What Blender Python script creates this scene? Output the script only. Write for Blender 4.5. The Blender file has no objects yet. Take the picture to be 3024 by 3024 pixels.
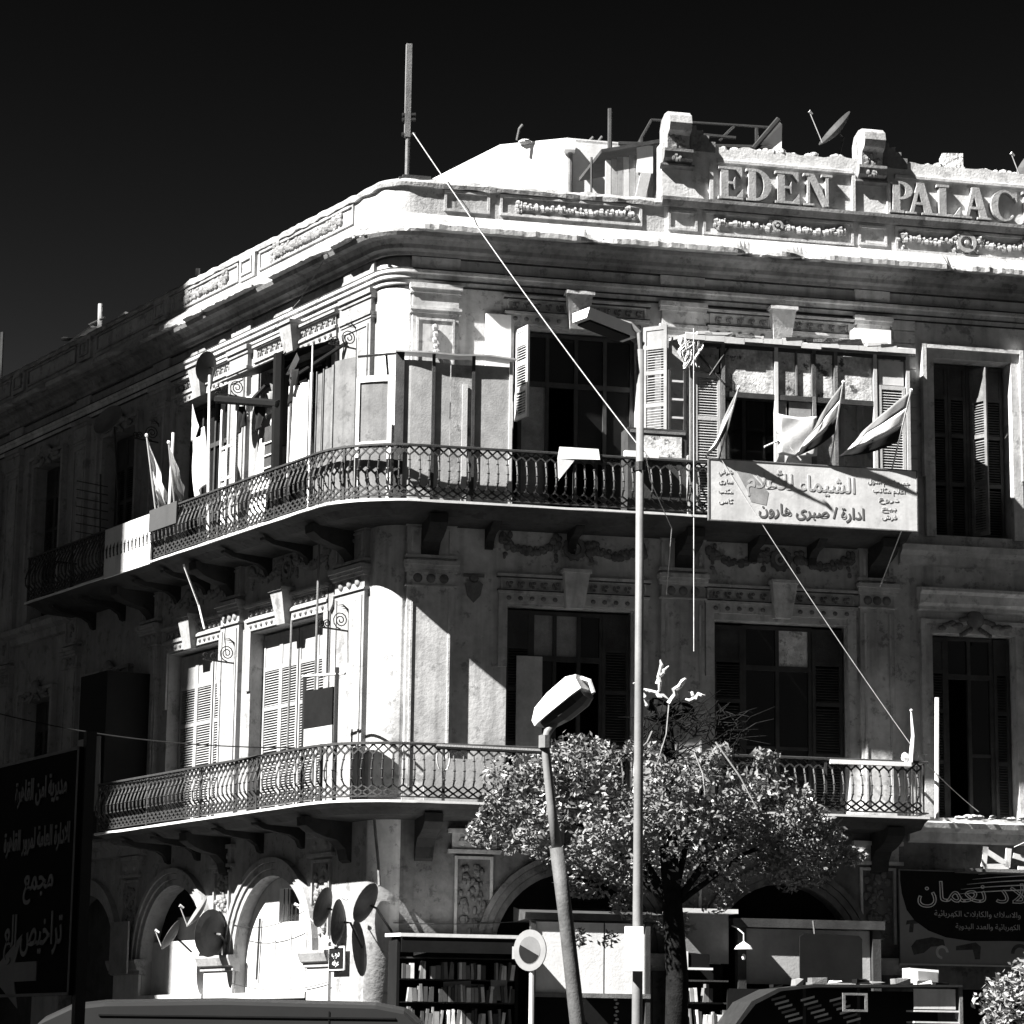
import bpy, bmesh, math, random
from math import sin, cos, pi, radians
from mathutils import Vector, Matrix, noise
from mathutils.geometry import tessellate_polygon
random.seed(7)
SC = bpy.context.scene
COL = SC.collection

# ------------------------------------------------------------------ camera
PITCH, ROLL = radians(11.288), radians(0.731)
cd = bpy.data.cameras.new('camera'); cd.sensor_width = 36; cd.lens = 36*8000/3024
cd.clip_start = .1; cd.clip_end = 2000
cam = bpy.data.objects.new('camera', cd); COL.objects.link(cam)
fw = Vector((0, cos(PITCH), sin(PITCH))); up0 = Vector((0, -sin(PITCH), cos(PITCH))); rt0 = Vector((1, 0, 0))
rt = rt0*cos(ROLL)+up0*sin(ROLL); up1 = up0*cos(ROLL)-rt0*sin(ROLL)
m3 = Matrix((rt, up1, -fw)).transposed()
cam.matrix_world = Matrix.Translation((0, 0, 1.65)) @ m3.to_4x4()
SC.camera = cam

# ------------------------------------------------------------------ facade frames
AR, AL = radians(77.62), radians(-32.55)
CX = Vector((-2.38575, 50., 0))                  # where the two wall planes would meet
dR = Vector((sin(AR), cos(AR), 0)); nR = Vector((cos(AR), -sin(AR), 0))
dL = Vector((sin(AL), cos(AL), 0)); nL = Vector((-cos(AL), sin(AL), 0))
Z = Vector((0, 0, 1))
TURN = pi-(AR-AL); RAD = .6; TAN = RAD*math.tan(TURN/2); ARC = RAD*TURN
KC = CX+TAN*dR-RAD*nR
def FR(s, o, z): return CX+s*dR+o*nR+z*Z
def FL(s, o, z): return CX+s*dL+o*nL+z*Z
def FP(t, o, z):                                  # along both fronts, round the corner at t = 0
    if t > ARC/2: return CX+(t-ARC/2+TAN)*dR+o*nR+z*Z
    if t < -ARC/2: return CX+(-t-ARC/2+TAN)*dL+o*nL+z*Z
    a = math.atan2(nL.y, nL.x)+(t/ARC+.5)*TURN
    return KC+Vector((cos(a), sin(a), 0))*(RAD+o)+z*Z
def tR(s): return s-TAN+ARC/2
def tL(s): return -(s-TAN+ARC/2)
def FW(x, y, z): return Vector((x, y, z))
RZ_R = math.atan2(dR.y, dR.x)                     # local +x along the right front
RZ_L = math.atan2(-dL.y, -dL.x)                   # local +x along the left front, towards the corner

# ------------------------------------------------------------------ light
PHI, ELEV = radians(73), radians(45)
hz = cos(PHI)*nR - sin(PHI)*dR
sdir = Vector((hz.x*cos(ELEV), hz.y*cos(ELEV), sin(ELEV)))
sl = bpy.data.lights.new('sun', 'SUN'); sl.energy = 5.; sl.angle = radians(.55); sl.color = (1, .985, .96)
so = bpy.data.objects.new('sun', sl); COL.objects.link(so); so.location = (0, 0, 60)
so.rotation_euler = sdir.to_track_quat('Z', 'Y').to_euler()
W = bpy.data.worlds.new('World'); SC.world = W; W.use_nodes = True
nt = W.node_tree; nt.nodes.clear()
sky = nt.nodes.new('ShaderNodeTexSky'); sky.sky_type = 'NISHITA'; sky.sun_disc = False
sky.sun_elevation = ELEV; sky.sun_rotation = math.atan2(sdir.x, sdir.y)
sep = nt.nodes.new('ShaderNodeSeparateColor'); bg = nt.nodes.new('ShaderNodeBackground'); ow = nt.nodes.new('ShaderNodeOutputWorld')
pw = nt.nodes.new('ShaderNodeMath'); pw.operation = 'POWER'; pw.inputs[1].default_value = 5.   # red-filtered black and white: a deep dark sky
nt.links.new(sky.outputs[0], sep.inputs[0]); nt.links.new(sep.outputs[0], pw.inputs[0])
pm_ = nt.nodes.new('ShaderNodeMath'); pm_.operation = 'MULTIPLY'; pm_.inputs[1].default_value = .0036
cap = nt.nodes.new('ShaderNodeMath'); cap.operation = 'MINIMUM'; cap.inputs[1].default_value = .2
nt.links.new(pw.outputs[0], pm_.inputs[0]); nt.links.new(pm_.outputs[0], cap.inputs[0]); nt.links.new(cap.outputs[0], bg.inputs[0]); bg.inputs[1].default_value = .05
nt.links.new(bg.outputs[0], ow.inputs[0])
SC.view_settings.view_transform = 'Standard'; SC.view_settings.look = 'None'; SC.view_settings.gamma = 1
SC.view_settings.use_curve_mapping = False; SC.view_settings.exposure = 2.0

# ------------------------------------------------------------------ materials
def M(name, c, rough=.8, var=.18, scale=1.5, streak=0., bump=.25, bscale=25., metal=0., spec=.3, spots=0., dist=.02):
    m = bpy.data.materials.new(name); m.use_nodes = True; n = m.node_tree; L = n.links
    b = n.nodes['Principled BSDF']; b.inputs['Roughness'].default_value = rough; b.inputs['Metallic'].default_value = metal
    b.inputs['Specular IOR Level'].default_value = spec
    g = n.nodes.new('ShaderNodeNewGeometry')
    def N(sc, det=3, vec=None, ro=.6):
        t = n.nodes.new('ShaderNodeTexNoise'); t.inputs['Scale'].default_value = sc; t.inputs['Detail'].default_value = det
        t.inputs['Roughness'].default_value = ro
        L.new(vec or g.outputs['Position'], t.inputs['Vector']); return t.outputs['Fac']
    def R(v, a, b_, c0, c1):
        r = n.nodes.new('ShaderNodeMapRange'); r.inputs[1].default_value = a; r.inputs[2].default_value = b_
        r.inputs[3].default_value = c0; r.inputs[4].default_value = c1; L.new(v, r.inputs[0]); return r.outputs[0]
    def X(a, b_):
        k = n.nodes.new('ShaderNodeMath'); k.operation = 'MULTIPLY'; L.new(a, k.inputs[0]); L.new(b_, k.inputs[1]); return k.outputs[0]
    v = X(R(N(scale), .3, .7, c*(1-var), c*(1+var)), R(N(scale*9, 2), .3, .7, 1-var*.4, 1+var*.4))
    if streak:
        mp = n.nodes.new('ShaderNodeMapping'); mp.inputs['Scale'].default_value = (3.6, 3.6, .3)
        L.new(g.outputs['Position'], mp.inputs['Vector'])
        v = X(v, R(N(1., 3, mp.outputs[0]), .48, .8, 1, 1-streak))
    if spots: v = X(v, R(N(3.1, 4, None, .75), .56, .64, 1, 1-spots))
    L.new(v, b.inputs['Base Color'])
    if bump:
        bp = n.nodes.new('ShaderNodeBump'); bp.inputs['Strength'].default_value = bump; bp.inputs['Distance'].default_value = dist
        L.new(N(bscale, 3), bp.inputs['Height']); L.new(bp.outputs[0], b.inputs['Normal'])
    return m
plaster = M('plaster', .5, .9, .3, .7, .5, .3, 14, spots=.42)
plaster2 = M('plaster_trim', .5, .9, .28, 1.1, .45, .35, 25, spots=.35)
stone = M('parapet_plaster', .38, .9, .22, 1.2, .4, .5, 20, spots=.4)
rubble = M('broken_plaster', .5, .95, .4, 6, 0, 1., 14, dist=.05)
whitewash = M('whitewash', .72, .9, .12, .8, .18, .2, 20, spots=.08)
carved = M('carved_plaster', .36, .9, .25, 3, .3, .4, 40)
wood_dark = M('dark_wood', .045, .7, .35, 3, .3, .3, 40)
wood_grey = M('grey_wood', .16, .8, .3, 3, .4, .4, 40)
wood_pale = M('pale_painted_wood', .5, .75, .12, 2, .3, .2, 40)
ply_l = M('sun_side_plywood', .15, .8, .22, 2.5, .45, .2, 30, spots=.35)  # plywood copy darkened in colour for the boards facing the sun
ply = M('plywood', .36, .8, .2, 2.5, .22, .2, 30, spots=.1)
ply_dark = M('stained_plywood', .3, .8, .35, 4, .3, .3, 30, spots=.6)
iron = M('black_iron', .014, .55, .3, 8, 0, .2, 60, metal=.0, spec=.5)
iron_lit = M('painted_iron', .5, .5, .3, 8, 0, .2, 60, spec=.5)
steel = M('galvanised_steel', .42, .4, .15, 5, .2, .1, 50, spec=.5)
glass = M('dark_glass', .012, .08, .2, 2, 0, .02, 8, spec=.6)
glass_dull = M('dusty_glass', .26, .35, .3, 4, .2, .05, 20, spec=.5)
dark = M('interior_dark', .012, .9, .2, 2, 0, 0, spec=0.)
plaster_l = M('left_front_plaster', .28, .9, .22, .7, .35, .45, 18, spots=.35, spec=.15)  # left-front copies: colour lowered so shade deepens while sunlit parts stay white
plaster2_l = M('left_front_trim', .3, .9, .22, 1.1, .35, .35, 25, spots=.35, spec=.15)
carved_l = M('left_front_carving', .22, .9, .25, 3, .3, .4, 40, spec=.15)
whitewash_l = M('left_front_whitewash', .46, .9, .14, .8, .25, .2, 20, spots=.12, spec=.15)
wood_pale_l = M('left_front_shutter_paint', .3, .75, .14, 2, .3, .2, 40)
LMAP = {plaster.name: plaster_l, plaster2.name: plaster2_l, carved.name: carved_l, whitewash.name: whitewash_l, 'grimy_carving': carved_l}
grimy_shade = M('grimy_shade_plaster', .15, .95, .4, .8, .5, .5, 18, spots=.4, spec=.1)  # street grime, and darkened to deepen the shade on the right front
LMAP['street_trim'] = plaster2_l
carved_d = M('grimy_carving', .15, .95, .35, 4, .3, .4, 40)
white = M('white_paint', .8, .6, .05, 2, .1, .05, 30)
off = M('old_white_paint', .62, .7, .12, 2, .2, .1, 30)
grey = M('grey_paint', .22, .6, .1, 2, .1, .05, 30)
black = M('black_paint', .01, .6, .2, 2, 0, .05, 30, spec=.08)
cloth_w = M('white_cloth', .75, .9, .08, 3, 0, .2, 50)
cloth_r = M('grey_cloth', .2, .9, .08, 3, 0, .2, 50)
cloth_k = M('black_cloth', .008, .9, .2, 3, 0, .2, 50)

# ------------------------------------------------------------------ mesh helpers
WL = {}
def link(o): COL.objects.link(o)
def props(o, label=None, cat=None, group=None, kind=None):
    if label: o['label'] = label
    if cat: o['category'] = cat
    if group: o['group'] = group
    if kind: o['kind'] = kind
    return o
def thing(name, loc, label, cat, group=None):
    o = bpy.data.objects.new(name, None); link(o); o.location = loc; o.empty_display_size = .2
    WL[o] = Vector(loc); return props(o, label, cat, group)
class MB:
    def __init__(s, fr=FW): s.v = []; s.f = []; s.fr = fr
    def add(s, ps, fs, world=False):
        b = len(s.v); s.v += [Vector(p) if world else s.fr(*p) for p in ps]; s.f += [tuple(b+i for i in f) for f in fs]; return s
    def box(s, a0, a1, b0, b1, c0, c1):
        return s.add([(a, b, c) for a in (a0, a1) for b in (b0, b1) for c in (c0, c1)],
                     [(0, 1, 3, 2), (4, 6, 7, 5), (0, 4, 5, 1), (2, 3, 7, 6), (0, 2, 6, 4), (1, 5, 7, 3)])
    def hexa(s, p8): return s.add(p8, [(0, 1, 3, 2), (4, 6, 7, 5), (0, 4, 5, 1), (2, 3, 7, 6), (0, 2, 6, 4), (1, 5, 7, 3)])
    def prism(s, poly, b0, b1):                    # polygon in (a, c) pushed along b
        n = len(poly); t = tessellate_polygon([[Vector((p[0], p[1], 0)) for p in poly]])
        fs = [tuple(x) for x in t]+[tuple(x+n for x in reversed(x)) if 0 else tuple(q+n for q in x) for x in t]
        fs += [(i, (i+1) % n, (i+1) % n+n, i+n) for i in range(n)]
        return s.add([(p[0], b0, p[1]) for p in poly]+[(p[0], b1, p[1]) for p in poly], fs)
    def side(s, poly, a0, a1):                     # polygon in (b, c) pushed along a
        n = len(poly); t = tessellate_polygon([[Vector((p[0], p[1], 0)) for p in poly]])
        fs = [tuple(x) for x in t]+[tuple(q+n for q in x) for x in t]+[(i, (i+1) % n, (i+1) % n+n, i+n) for i in range(n)]
        return s.add([(a0, p[0], p[1]) for p in poly]+[(a1, p[0], p[1]) for p in poly], fs)
    def tube(s, pts, r, n=6):
        P = [s.fr(*p) for p in pts]; m = len(P); rr = r if isinstance(r, (list, tuple)) else [r]*m; ring = []; prev = None
        for i, p in enumerate(P):
            d = (P[min(i+1, m-1)]-P[max(i-1, 0)]).normalized()
            u = prev or (Vector((0, 0, 1)) if abs(d.z) < .9 else Vector((1, 0, 0)))
            u = (u-d*u.dot(d)).normalized(); prev = u; w = d.cross(u)
            ring.append([p+rr[i]*(cos(2*pi*k/n)*u+sin(2*pi*k/n)*w) for k in range(n)])
        fs = [(i*n+k, i*n+(k+1) % n, (i+1)*n+(k+1) % n, (i+1)*n+k) for i in range(m-1) for k in range(n)]
        fs += [tuple(range(n)), tuple((m-1)*n+k for k in range(n))]
        return s.add([q for g in ring for q in g], fs, True)
    def ball(s, c, r, sx=1, sy=1, sz=1, n=6, k=4):
        ps = [(c[0], c[1], c[2]-r*sz)]; fs = []
        for i in range(1, k):
            a = -pi/2+pi*i/k
            ps += [(c[0]+r*sx*cos(a)*cos(2*pi*j/n), c[1]+r*sy*cos(a)*sin(2*pi*j/n), c[2]+r*sz*sin(a)) for j in range(n)]
        ps.append((c[0], c[1], c[2]+r*sz)); top = len(ps)-1
        for j in range(n):
            j2 = (j+1) % n; fs.append((0, 1+j2, 1+j)); fs.append((top, top-n+j, top-n+j2))
            for i in range(k-2): fs.append((1+i*n+j, 1+i*n+j2, 1+(i+1)*n+j2, 1+(i+1)*n+j))
        return s.add(ps, fs)
    def disc(s, c, r, b0, b1, n=14, r2=None):      # round plate facing out (axis b)
        r2 = r if r2 is None else r2
        ps = [(c[0]+r*cos(2*pi*j/n), b0, c[1]+r*sin(2*pi*j/n)) for j in range(n)]+[(c[0]+r2*cos(2*pi*j/n), b1, c[1]+r2*sin(2*pi*j/n)) for j in range(n)]
        return s.add(ps, [tuple(range(n)), tuple(range(n, 2*n))]+[(j, (j+1) % n, (j+1) % n+n, j+n) for j in range(n)])
    def ring(s, c, r, w, b0, b1, a0=0, a1=2*pi, n=20):   # flat band round a centre in the (a, c) plane
        full = abs(a1-a0-2*pi) < 1e-6; ps = []; fs = []
        for j in range(n+1):
            a = a0+(a1-a0)*j/n
            for q, b in ((r, b0), (r+w, b0), (r+w, b1), (r, b1)): ps.append((c[0]+q*cos(a), b, c[1]+q*sin(a)))
        for j in range(n):
            for k in range(4): fs.append((j*4+k, j*4+(k+1) % 4, (j+1)*4+(k+1) % 4, (j+1)*4+k))
        if not full: fs += [(0, 1, 2, 3), tuple(n*4+k for k in range(4))]
        return s.add(ps, fs)
    def sheet(s, fn, nu, nv, th=0.):               # grid surface from a world-space function of (u, v) in 0..1
        ps = [fn(i/nu, j/nv) for i in range(nu+1) for j in range(nv+1)]
        return s.add(ps, [(i*(nv+1)+j, (i+1)*(nv+1)+j, (i+1)*(nv+1)+j+1, i*(nv+1)+j+1) for i in range(nu) for j in range(nv)])
    def mesh(s, name, mat, loc=(0, 0, 0), smooth=False, recalc=True):
        me = bpy.data.meshes.new(name); l = Vector(loc)
        me.from_pydata([v-l for v in s.v], [], s.f)
        if recalc:
            bm = bmesh.new(); bm.from_mesh(me); bmesh.ops.recalc_face_normals(bm, faces=bm.faces); bm.to_mesh(me); bm.free()
        if smooth: me.polygons.foreach_set('use_smooth', [True]*len(me.polygons))
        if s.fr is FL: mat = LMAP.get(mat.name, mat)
        me.materials.append(mat); return me
    def build(s, name, mat, parent=None, smooth=False, label=None, cat=None, group=None, kind=None, solid=0., loc=None, recalc=True):
        if loc is None:
            xs = [v.x for v in s.v]; ys = [v.y for v in s.v]; loc = Vector(((min(xs)+max(xs))/2, (min(ys)+max(ys))/2, min(v.z for v in s.v)))
        o = bpy.data.objects.new(name, s.mesh(name, mat, loc, smooth, recalc)); link(o); WL[o] = Vector(loc)
        if parent: o.parent = parent; o.location = WL[o]-WL[parent]
        else: o.location = loc
        if solid:
            md = o.modifiers.new('thickness', 'SOLIDIFY'); md.thickness = solid; md.offset = 0
        return props(o, label, cat, group, kind)
def inst(name, me, loc, rz=0., parent=None, **kw):
    o = bpy.data.objects.new(name, me); link(o); WL[o] = Vector(loc)
    o.parent = parent; o.location = Vector(loc)-(WL[parent] if parent else Vector()); o.rotation_euler = (0, 0, rz)
    return props(o, **kw)
def sweep(prof, t0, t1, step=.5, jit=None, fr=FP):
    ts = [t0]; n = max(1, int(abs(t1-t0)/step)); ts = [t0+(t1-t0)*i/n for i in range(n+1)]
    if fr is FP: ts = sorted(set([t for t in ts if abs(t) > ARC/2+.02]+[x for x in [-ARC/2+ARC*i/10 for i in range(11)] if t0 <= x <= t1]))
    b = MB(fr); m = len(prof); ps = []
    for t in ts:
        for k, (o, z) in enumerate(prof):
            if jit: do, dz = jit(t, k); o += do; z += dz
            ps.append((t, o, z))
    fs = [(i*m+k, i*m+(k+1) % m, (i+1)*m+(k+1) % m, (i+1)*m+k) for i in range(len(ts)-1) for k in range(m)]
    fs += [tuple(range(m)), tuple((len(ts)-1)*m+k for k in range(m))]
    return b.add(ps, fs)
def wallpanel(fr, outer, holes, depth, mat, name='wall', parent=None, o=0.):
    """wall face with real openings and their reveals; outer and holes are (s, z) loops"""
    b = MB(fr); loops = [outer]+holes; flat = [p for l in loops for p in l]
    tris = tessellate_polygon([[Vector((p[0], p[1], 0)) for p in l] for l in loops])
    b.add([(p[0], o, p[1]) for p in flat], [tuple(t) for t in tris])
    for h in holes:
        n = len(h); b.add([(p[0], o, p[1]) for p in h]+[(p[0], o-depth, p[1]) for p in h], [(i, (i+1) % n, (i+1) % n+n, i+n) for i in range(n)])
    return b.build(name, mat, parent, recalc=False)
def rect(a0, a1, c0, c1): return [(a0, c0), (a1, c0), (a1, c1), (a0, c1)]
def archloop(a0, a1, c0, cs, n=14):                # opening with a round head springing at cs
    r = (a1-a0)/2; m = (a0+a1)/2
    return [(a0, c0), (a1, c0)]+[(m+r*cos(pi*i/n), cs+r*sin(pi*i/n)) for i in range(n+1)]
SC.cycles.max_bounces = 4; SC.cycles.diffuse_bounces = 2; SC.cycles.glossy_bounces = 2; SC.cycles.transmission_bounces = 2
SC.render.use_persistent_data = False
# ------------------------------------------------------------------ ground and streets
b = MB(); b.add([(-400, -300, 0), (400, -300, 0), (400, 500, 0), (-400, 500, 0)], [(0, 1, 2, 3)])
b.build('ground', M('dusty_asphalt', .036, 1., .25, .4, 0, 0, 8, spec=0.), kind='structure', loc=(0, 0, 0))
b = sweep([(0, 0), (3.4, 0), (3.4, .14), (3.3, .15), (0, .15)], tL(40), tR(40), 3)
b.build('pavement', M('paving', .05, 1., .25, .6, 0, 0, 12, spec=0.), kind='structure')

# ------------------------------------------------------------------ the corner building
BD = thing('corner_building', CX, 'old three storey corner building with rounded corner, two balconies and EDEN PALACE parapet', 'building')
WT = 17.3; SL, SR = 30., 20.
up_R = [rect(2.44, 4.92, 11.66, 15.4), rect(6.5, 9.1, 11.66, 15.4), rect(10.96, 12.6, 11.75, 15.32), rect(14.2, 16, 11.75, 15.32)]
lo_R = [rect(2.37, 4.86, 6.2, 9.95), rect(6.45, 9.16, 6.2, 9.86), rect(10.86, 12.6, 6.2, 9.8), rect(14.2, 16, 6.2, 9.8)]
gr_R = [archloop(2.2, 5.2, .15, 3.45), archloop(6.4, 9.2, .15, 3.45), rect(10.5, 14.5, .15, 2.95)]
up_L = [rect(2.2, 5.3, 11.66, 15.42), rect(6.7, 9.2, 11.66, 15.42), rect(11.25, 13.02, 11.66, 15.42), rect(15.43, 17.05, 11.7, 15.42), rect(19.4, 21, 11.7, 15.42)]
lo_L = [rect(2.26, 5.33, 6.2, 9.95), rect(6.72, 9.19, 6.2, 9.95), rect(11.3, 13.0, 6.2, 9.7), rect(15.43, 17.05, 6.2, 9.7), rect(19.4, 21, 6.2, 9.7)]
gr_L = [archloop(2.52, 5.58, .15, 3.46), archloop(6.9, 9.96, .15, 3.46), archloop(11.3, 14.3, .15, 3.46), archloop(15.7, 18.7, .15, 3.46)]
for fr, S, sets in ((FR, SR, (up_R, lo_R, gr_R)), (FL, SL, (up_L, lo_L, gr_L))):
    for (z0, z1), hs in zip(((11.55, WT), (6.05, 11.55), (0, 6.05)), sets):
        wallpanel(fr, rect(TAN, S, z0, z1), hs, .42, grimy_shade if z0 < 1 and fr is FR else plaster, 'wall', BD)
b = sweep([(0, 0), (0, WT), (-.3, WT), (-.3, 0)], -ARC/2, ARC/2); b.build('wall', plaster, BD, True)
# floors, roof and the far walls that close the volume
def footprint(o=-.05, far=1.):
    pts = [FL(SL, o, 0)]+[FP(-ARC/2+ARC*i/8, o, 0) for i in range(9)]+[FR(SR, o, 0)]
    pts += [FR(SR, -14, 0), FL(SL, -14, 0)]
    return pts
for z0, z1, nm in ((5.75, 6.1, 'floor'), (11.25, 11.58, 'floor'), (17.0, 17.25, 'roof')):
    fp = footprint(-.06); n = len(fp); b = MB()
    b.add([(p.x, p.y, z0) for p in fp]+[(p.x, p.y, z1) for p in fp], [tuple(range(n)), tuple(range(n, 2*n))]+[(i, (i+1) % n, (i+1) % n+n, i+n) for i in range(n)])
    b.build(nm, wood_grey, BD)
for i in range(3):
    fp = footprint(-.06)[-3:]+[footprint(-.06)[0]]; b = MB(); p, q = fp[i], fp[i+1]
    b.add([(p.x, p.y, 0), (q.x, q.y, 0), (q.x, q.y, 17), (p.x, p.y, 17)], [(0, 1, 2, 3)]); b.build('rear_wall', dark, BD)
# partition walls a few metres inside keep the rooms dark
for fr, S in ((FR, SR), (FL, SL)):
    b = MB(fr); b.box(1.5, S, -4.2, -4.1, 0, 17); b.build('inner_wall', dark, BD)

# ------------------------------------------------------------------ main cornice, parapet
def rag(t, k):
    return 0, 0
LIPN = [noise.noise(Vector((i*.35, 0, 3))) for i in range(400)]
def crumble(t, k):
    n1 = noise.noise(Vector((t*1.1, 1.7, 0))); n2 = noise.noise(Vector((t*7, 4.1, 0)))
    if k in (0, 1, 2): 
        bite = min(.3, max(0, n1-.02)*.85); n3 = noise.noise(Vector((t*16, 9.1, 0)))
        return -bite+n2*.03+n3*.006, n2*.02+(bite*.3 if k == 0 else -bite*.15)
    return 0, 0
tl, tr = tL(SL), tR(SR)
b = sweep([(.60, 17.02), (.60, 17.12), (.52, 17.2), (.14, 17.46), (-.3, 17.46), (-.3, 17.0), (.3, 17.0)], tl, tr, .09, crumble)
b.build('cornice_ledge', stone, BD)
b = sweep([(.46, 17.0), (.42, 16.93), (.3, 16.9), (.22, 16.82), (.2, 16.74), (.12, 16.70), (.1, 16.64), (.0, 16.64), (-.1, 17.0)], tl, tr)
b.build('cornice', M('soffit_shade_plaster', .2, .95, .35, 1.1, .4, .4, 20, spots=.4), BD)  # cornice colour darkened to deepen the shade under its ledge
b = sweep([(.1, 16.36), (.1, 16.30), (.06, 16.28), (.06, 16.2), (.03, 16.18), (.03, 16.08), (-.05, 16.08), (-.05, 16.36)], tl, tr)
b.build('architrave', plaster2, BD)
def ptop(t, k):
    if k in (1, 2): return (noise.noise(Vector((t*3, 0, 1)))*.02, noise.noise(Vector((t*2.2, 0, 0)))*.06)
    return 0, 0
b = sweep([(.1, 17.44), (.1, 18.12), (-.28, 18.15), (-.28, 17.3)], tl, tR(5.4), .15, ptop); b.build('parapet', stone, BD)
b = sweep([(.16, 18.0), (.17, 18.08), (.1, 18.16), (-.3, 18.18), (-.3, 18.0)], tl, tR(5.35), .15, lambda t, k: (noise.noise(Vector((t*4, 2, 1)))*.03, noise.noise(Vector((t*3, k, 5)))*.045))
b.build('parapet_coping', M('dirty_coping', .3, .95, .4, 3, .3, .8, 18), BD)
b = sweep([(.1, 17.44), (.1, 19.36), (-.28, 19.36), (-.28, 17.3)], 5.36, SR, .12, lambda t, k: (0, noise.noise(Vector((t*2.6, 0, 9)))*.09-.03 if k in (1, 2) else 0), FR); b.build('name_parapet', M('name_wall_plaster', .6, .9, .2, 1.2, .35, .4, 20, spots=.3), BD)

relief_dark = M('sooty_relief_line', .045, .95, .5, 3, .3, .3, 30)  # thin strips paint the mouldings' shade lines, with grime, into the colour
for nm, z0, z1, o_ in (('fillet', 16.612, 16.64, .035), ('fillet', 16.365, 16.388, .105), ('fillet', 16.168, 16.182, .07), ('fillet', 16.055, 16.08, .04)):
    sweep([(-.02, z0), (o_, z0), (o_, z1), (-.02, z1)], tl, tr, .6).build(nm, relief_dark, BD)
# ------------------------------------------------------------------ parapet panels, carved garlands, the name
def frame_strip(fr, a0, a1, c0, c1, o, w=.05, d=.035):
    b = MB(fr)
    b.box(a0, a1, o-.01, o+d, c1-w, c1); b.box(a0, a1, o-.01, o+d, c0, c0+w)
    b.box(a0, a0+w, o-.01, o+d-.003, c0+w, c1-w); b.box(a1-w, a1, o-.01, o+d-.003, c0+w, c1-w)
    return b.build('panel_moulding', plaster2, BD)
def blobs(b, fr, pts, r, o, rnd):
    for a, c in pts:
        k = rnd.uniform(.7, 1.25)
        b.ball((a+rnd.uniform(-.3, .3)*r, o+r*.25, c+rnd.uniform(-.4, .4)*r), r*k, rnd.uniform(.7, 1.2), rnd.uniform(.6, 1.), rnd.uniform(.7, 1.2), 5, 4)
def rosette(fr, a, c, r, o):
    b = MB(fr); b.ring((a, c), r*.62, r*.38, o-.02, o+.07, n=18); b.disc((a, c), r*.3, o-.02, o+.1, 10, r*.2)
    for i in range(10): b.ball((a+r*.98*cos(i*pi/5), o+.03, c+r*.98*sin(i*pi/5)), r*.2, 1, .7, 1, 5, 4)
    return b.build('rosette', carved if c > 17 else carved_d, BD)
def garland(fr, a0, a1, c, sag, o, seed, r=.055, tails=True):
    r *= 1.2
    rnd = random.Random(seed); b = MB(fr); n = int((a1-a0)/.055)
    pts = [(a0+(a1-a0)*i/n, c-sag*(1-(2*i/n-1)**2)) for i in range(n+1)]
    blobs(b, fr, pts, r, o, rnd); blobs(b, fr, [(p[0], p[1]+r*.9) for p in pts[::2]], r*.8, o, rnd)
    for e in (a0, a1):
        blobs(b, fr, [(e+rnd.uniform(-.09, .09), c+rnd.uniform(-.1, .13)) for _ in range(9)], r, o, rnd)
        if tails: blobs(b, fr, [(e+rnd.uniform(-.02, .02), c-.07*k) for k in range(5)], r*.7, o, rnd)
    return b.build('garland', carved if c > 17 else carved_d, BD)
def leafband(fr, a0, a1, c, o, seed, h=.11, pitch=.21):
    rnd = random.Random(seed); b = MB(fr); n = max(2, int((a1-a0)/pitch))
    for i in range(n):
        a = a0+(a1-a0)*(i+.5)/n
        b.ball((a-.03, o+.015, c), h*.55, .5, .5, .9, 6, 4); b.ball((a+.045, o+.02, c+h*.25), h*.36, 1, .8, .8, 6, 4); b.ball((a+.02, o+.01, c-h*.4), h*.3, 1, .6, .8, 5, 4)
    return b.build('carved_frieze', carved_d, BD, kind='stuff')
def beadrow(fr, a0, a1, c, o, pitch=.2):
    b = MB(fr); n = max(2, int((a1-a0)/pitch))
    for i in range(n):
        a = a0+(a1-a0)*(i+.5)/n; b.ball((a, o+.01, c), .045, 1.1, .8, 1, 6, 4)
    return b.build('bead_moulding', carved_d, BD, kind='stuff')
frame_strip(FR, 2.1, 4.95, 17.56, 17.98, .1); garland(FR, 2.5, 4.7, 17.78, .05, .1, 1, .05, False)
frame_strip(FR, 1.0, 1.9, 17.56, 17.98, .1)
frame_strip(FR, 5.48, 6.08, 17.54, 17.95, .1); frame_strip(FR, 9.42, 10.02, 17.54, 17.95, .1)
frame_strip(FR, 6.2, 9.32, 17.5, 17.98, .1); garland(FR, 6.5, 7.6, 17.77, .03, .1, 2, .055, False); garland(FR, 7.85, 9.05, 17.77, .05, .1, 3, .055, False); rosette(FR, 7.72, 17.78, .12, .1)
frame_strip(FR, 10.2, 13.3, 17.46, 17.98, .1); garland(FR, 10.35, 11.45, 17.8, .1, .1, 4); garland(FR, 11.95, 13.0, 17.8, .1, .1, 5); rosette(FR, 11.7, 17.75, .21, .1)
frame_strip(FR, 14, 17, 17.5, 17.98, .1)
for k, (a0, a1) in enumerate(((1.3, 5.3), (6.25, 9.45), (10.4, 13.5), (14.7, 17.6), (18.7, 22))):
    frame_strip(FL, a0, a1, 17.56, 17.98, .1)
    if k < 2: garland(FL, a0+.6, a1-.8, 17.82, .08, .1, 20+k, .06, False); garland(FL, a0+.7, a1-.6, 17.7, -.03, .1, 30+k, .045, False)
for a in (5.42, 9.62, 13.75, 17.75):
    b = MB(FL); b.box(a, a+.7, .09, .17, 17.5, 18.05); b.build('parapet_pier', stone, BD); frame_strip(FL, a+.1, a+.6, 17.6, 17.95, .17)
sooty = M('sooty_ledge', .2, .95, .35, 1.5, .4, .5, 20, spots=.4)
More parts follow.
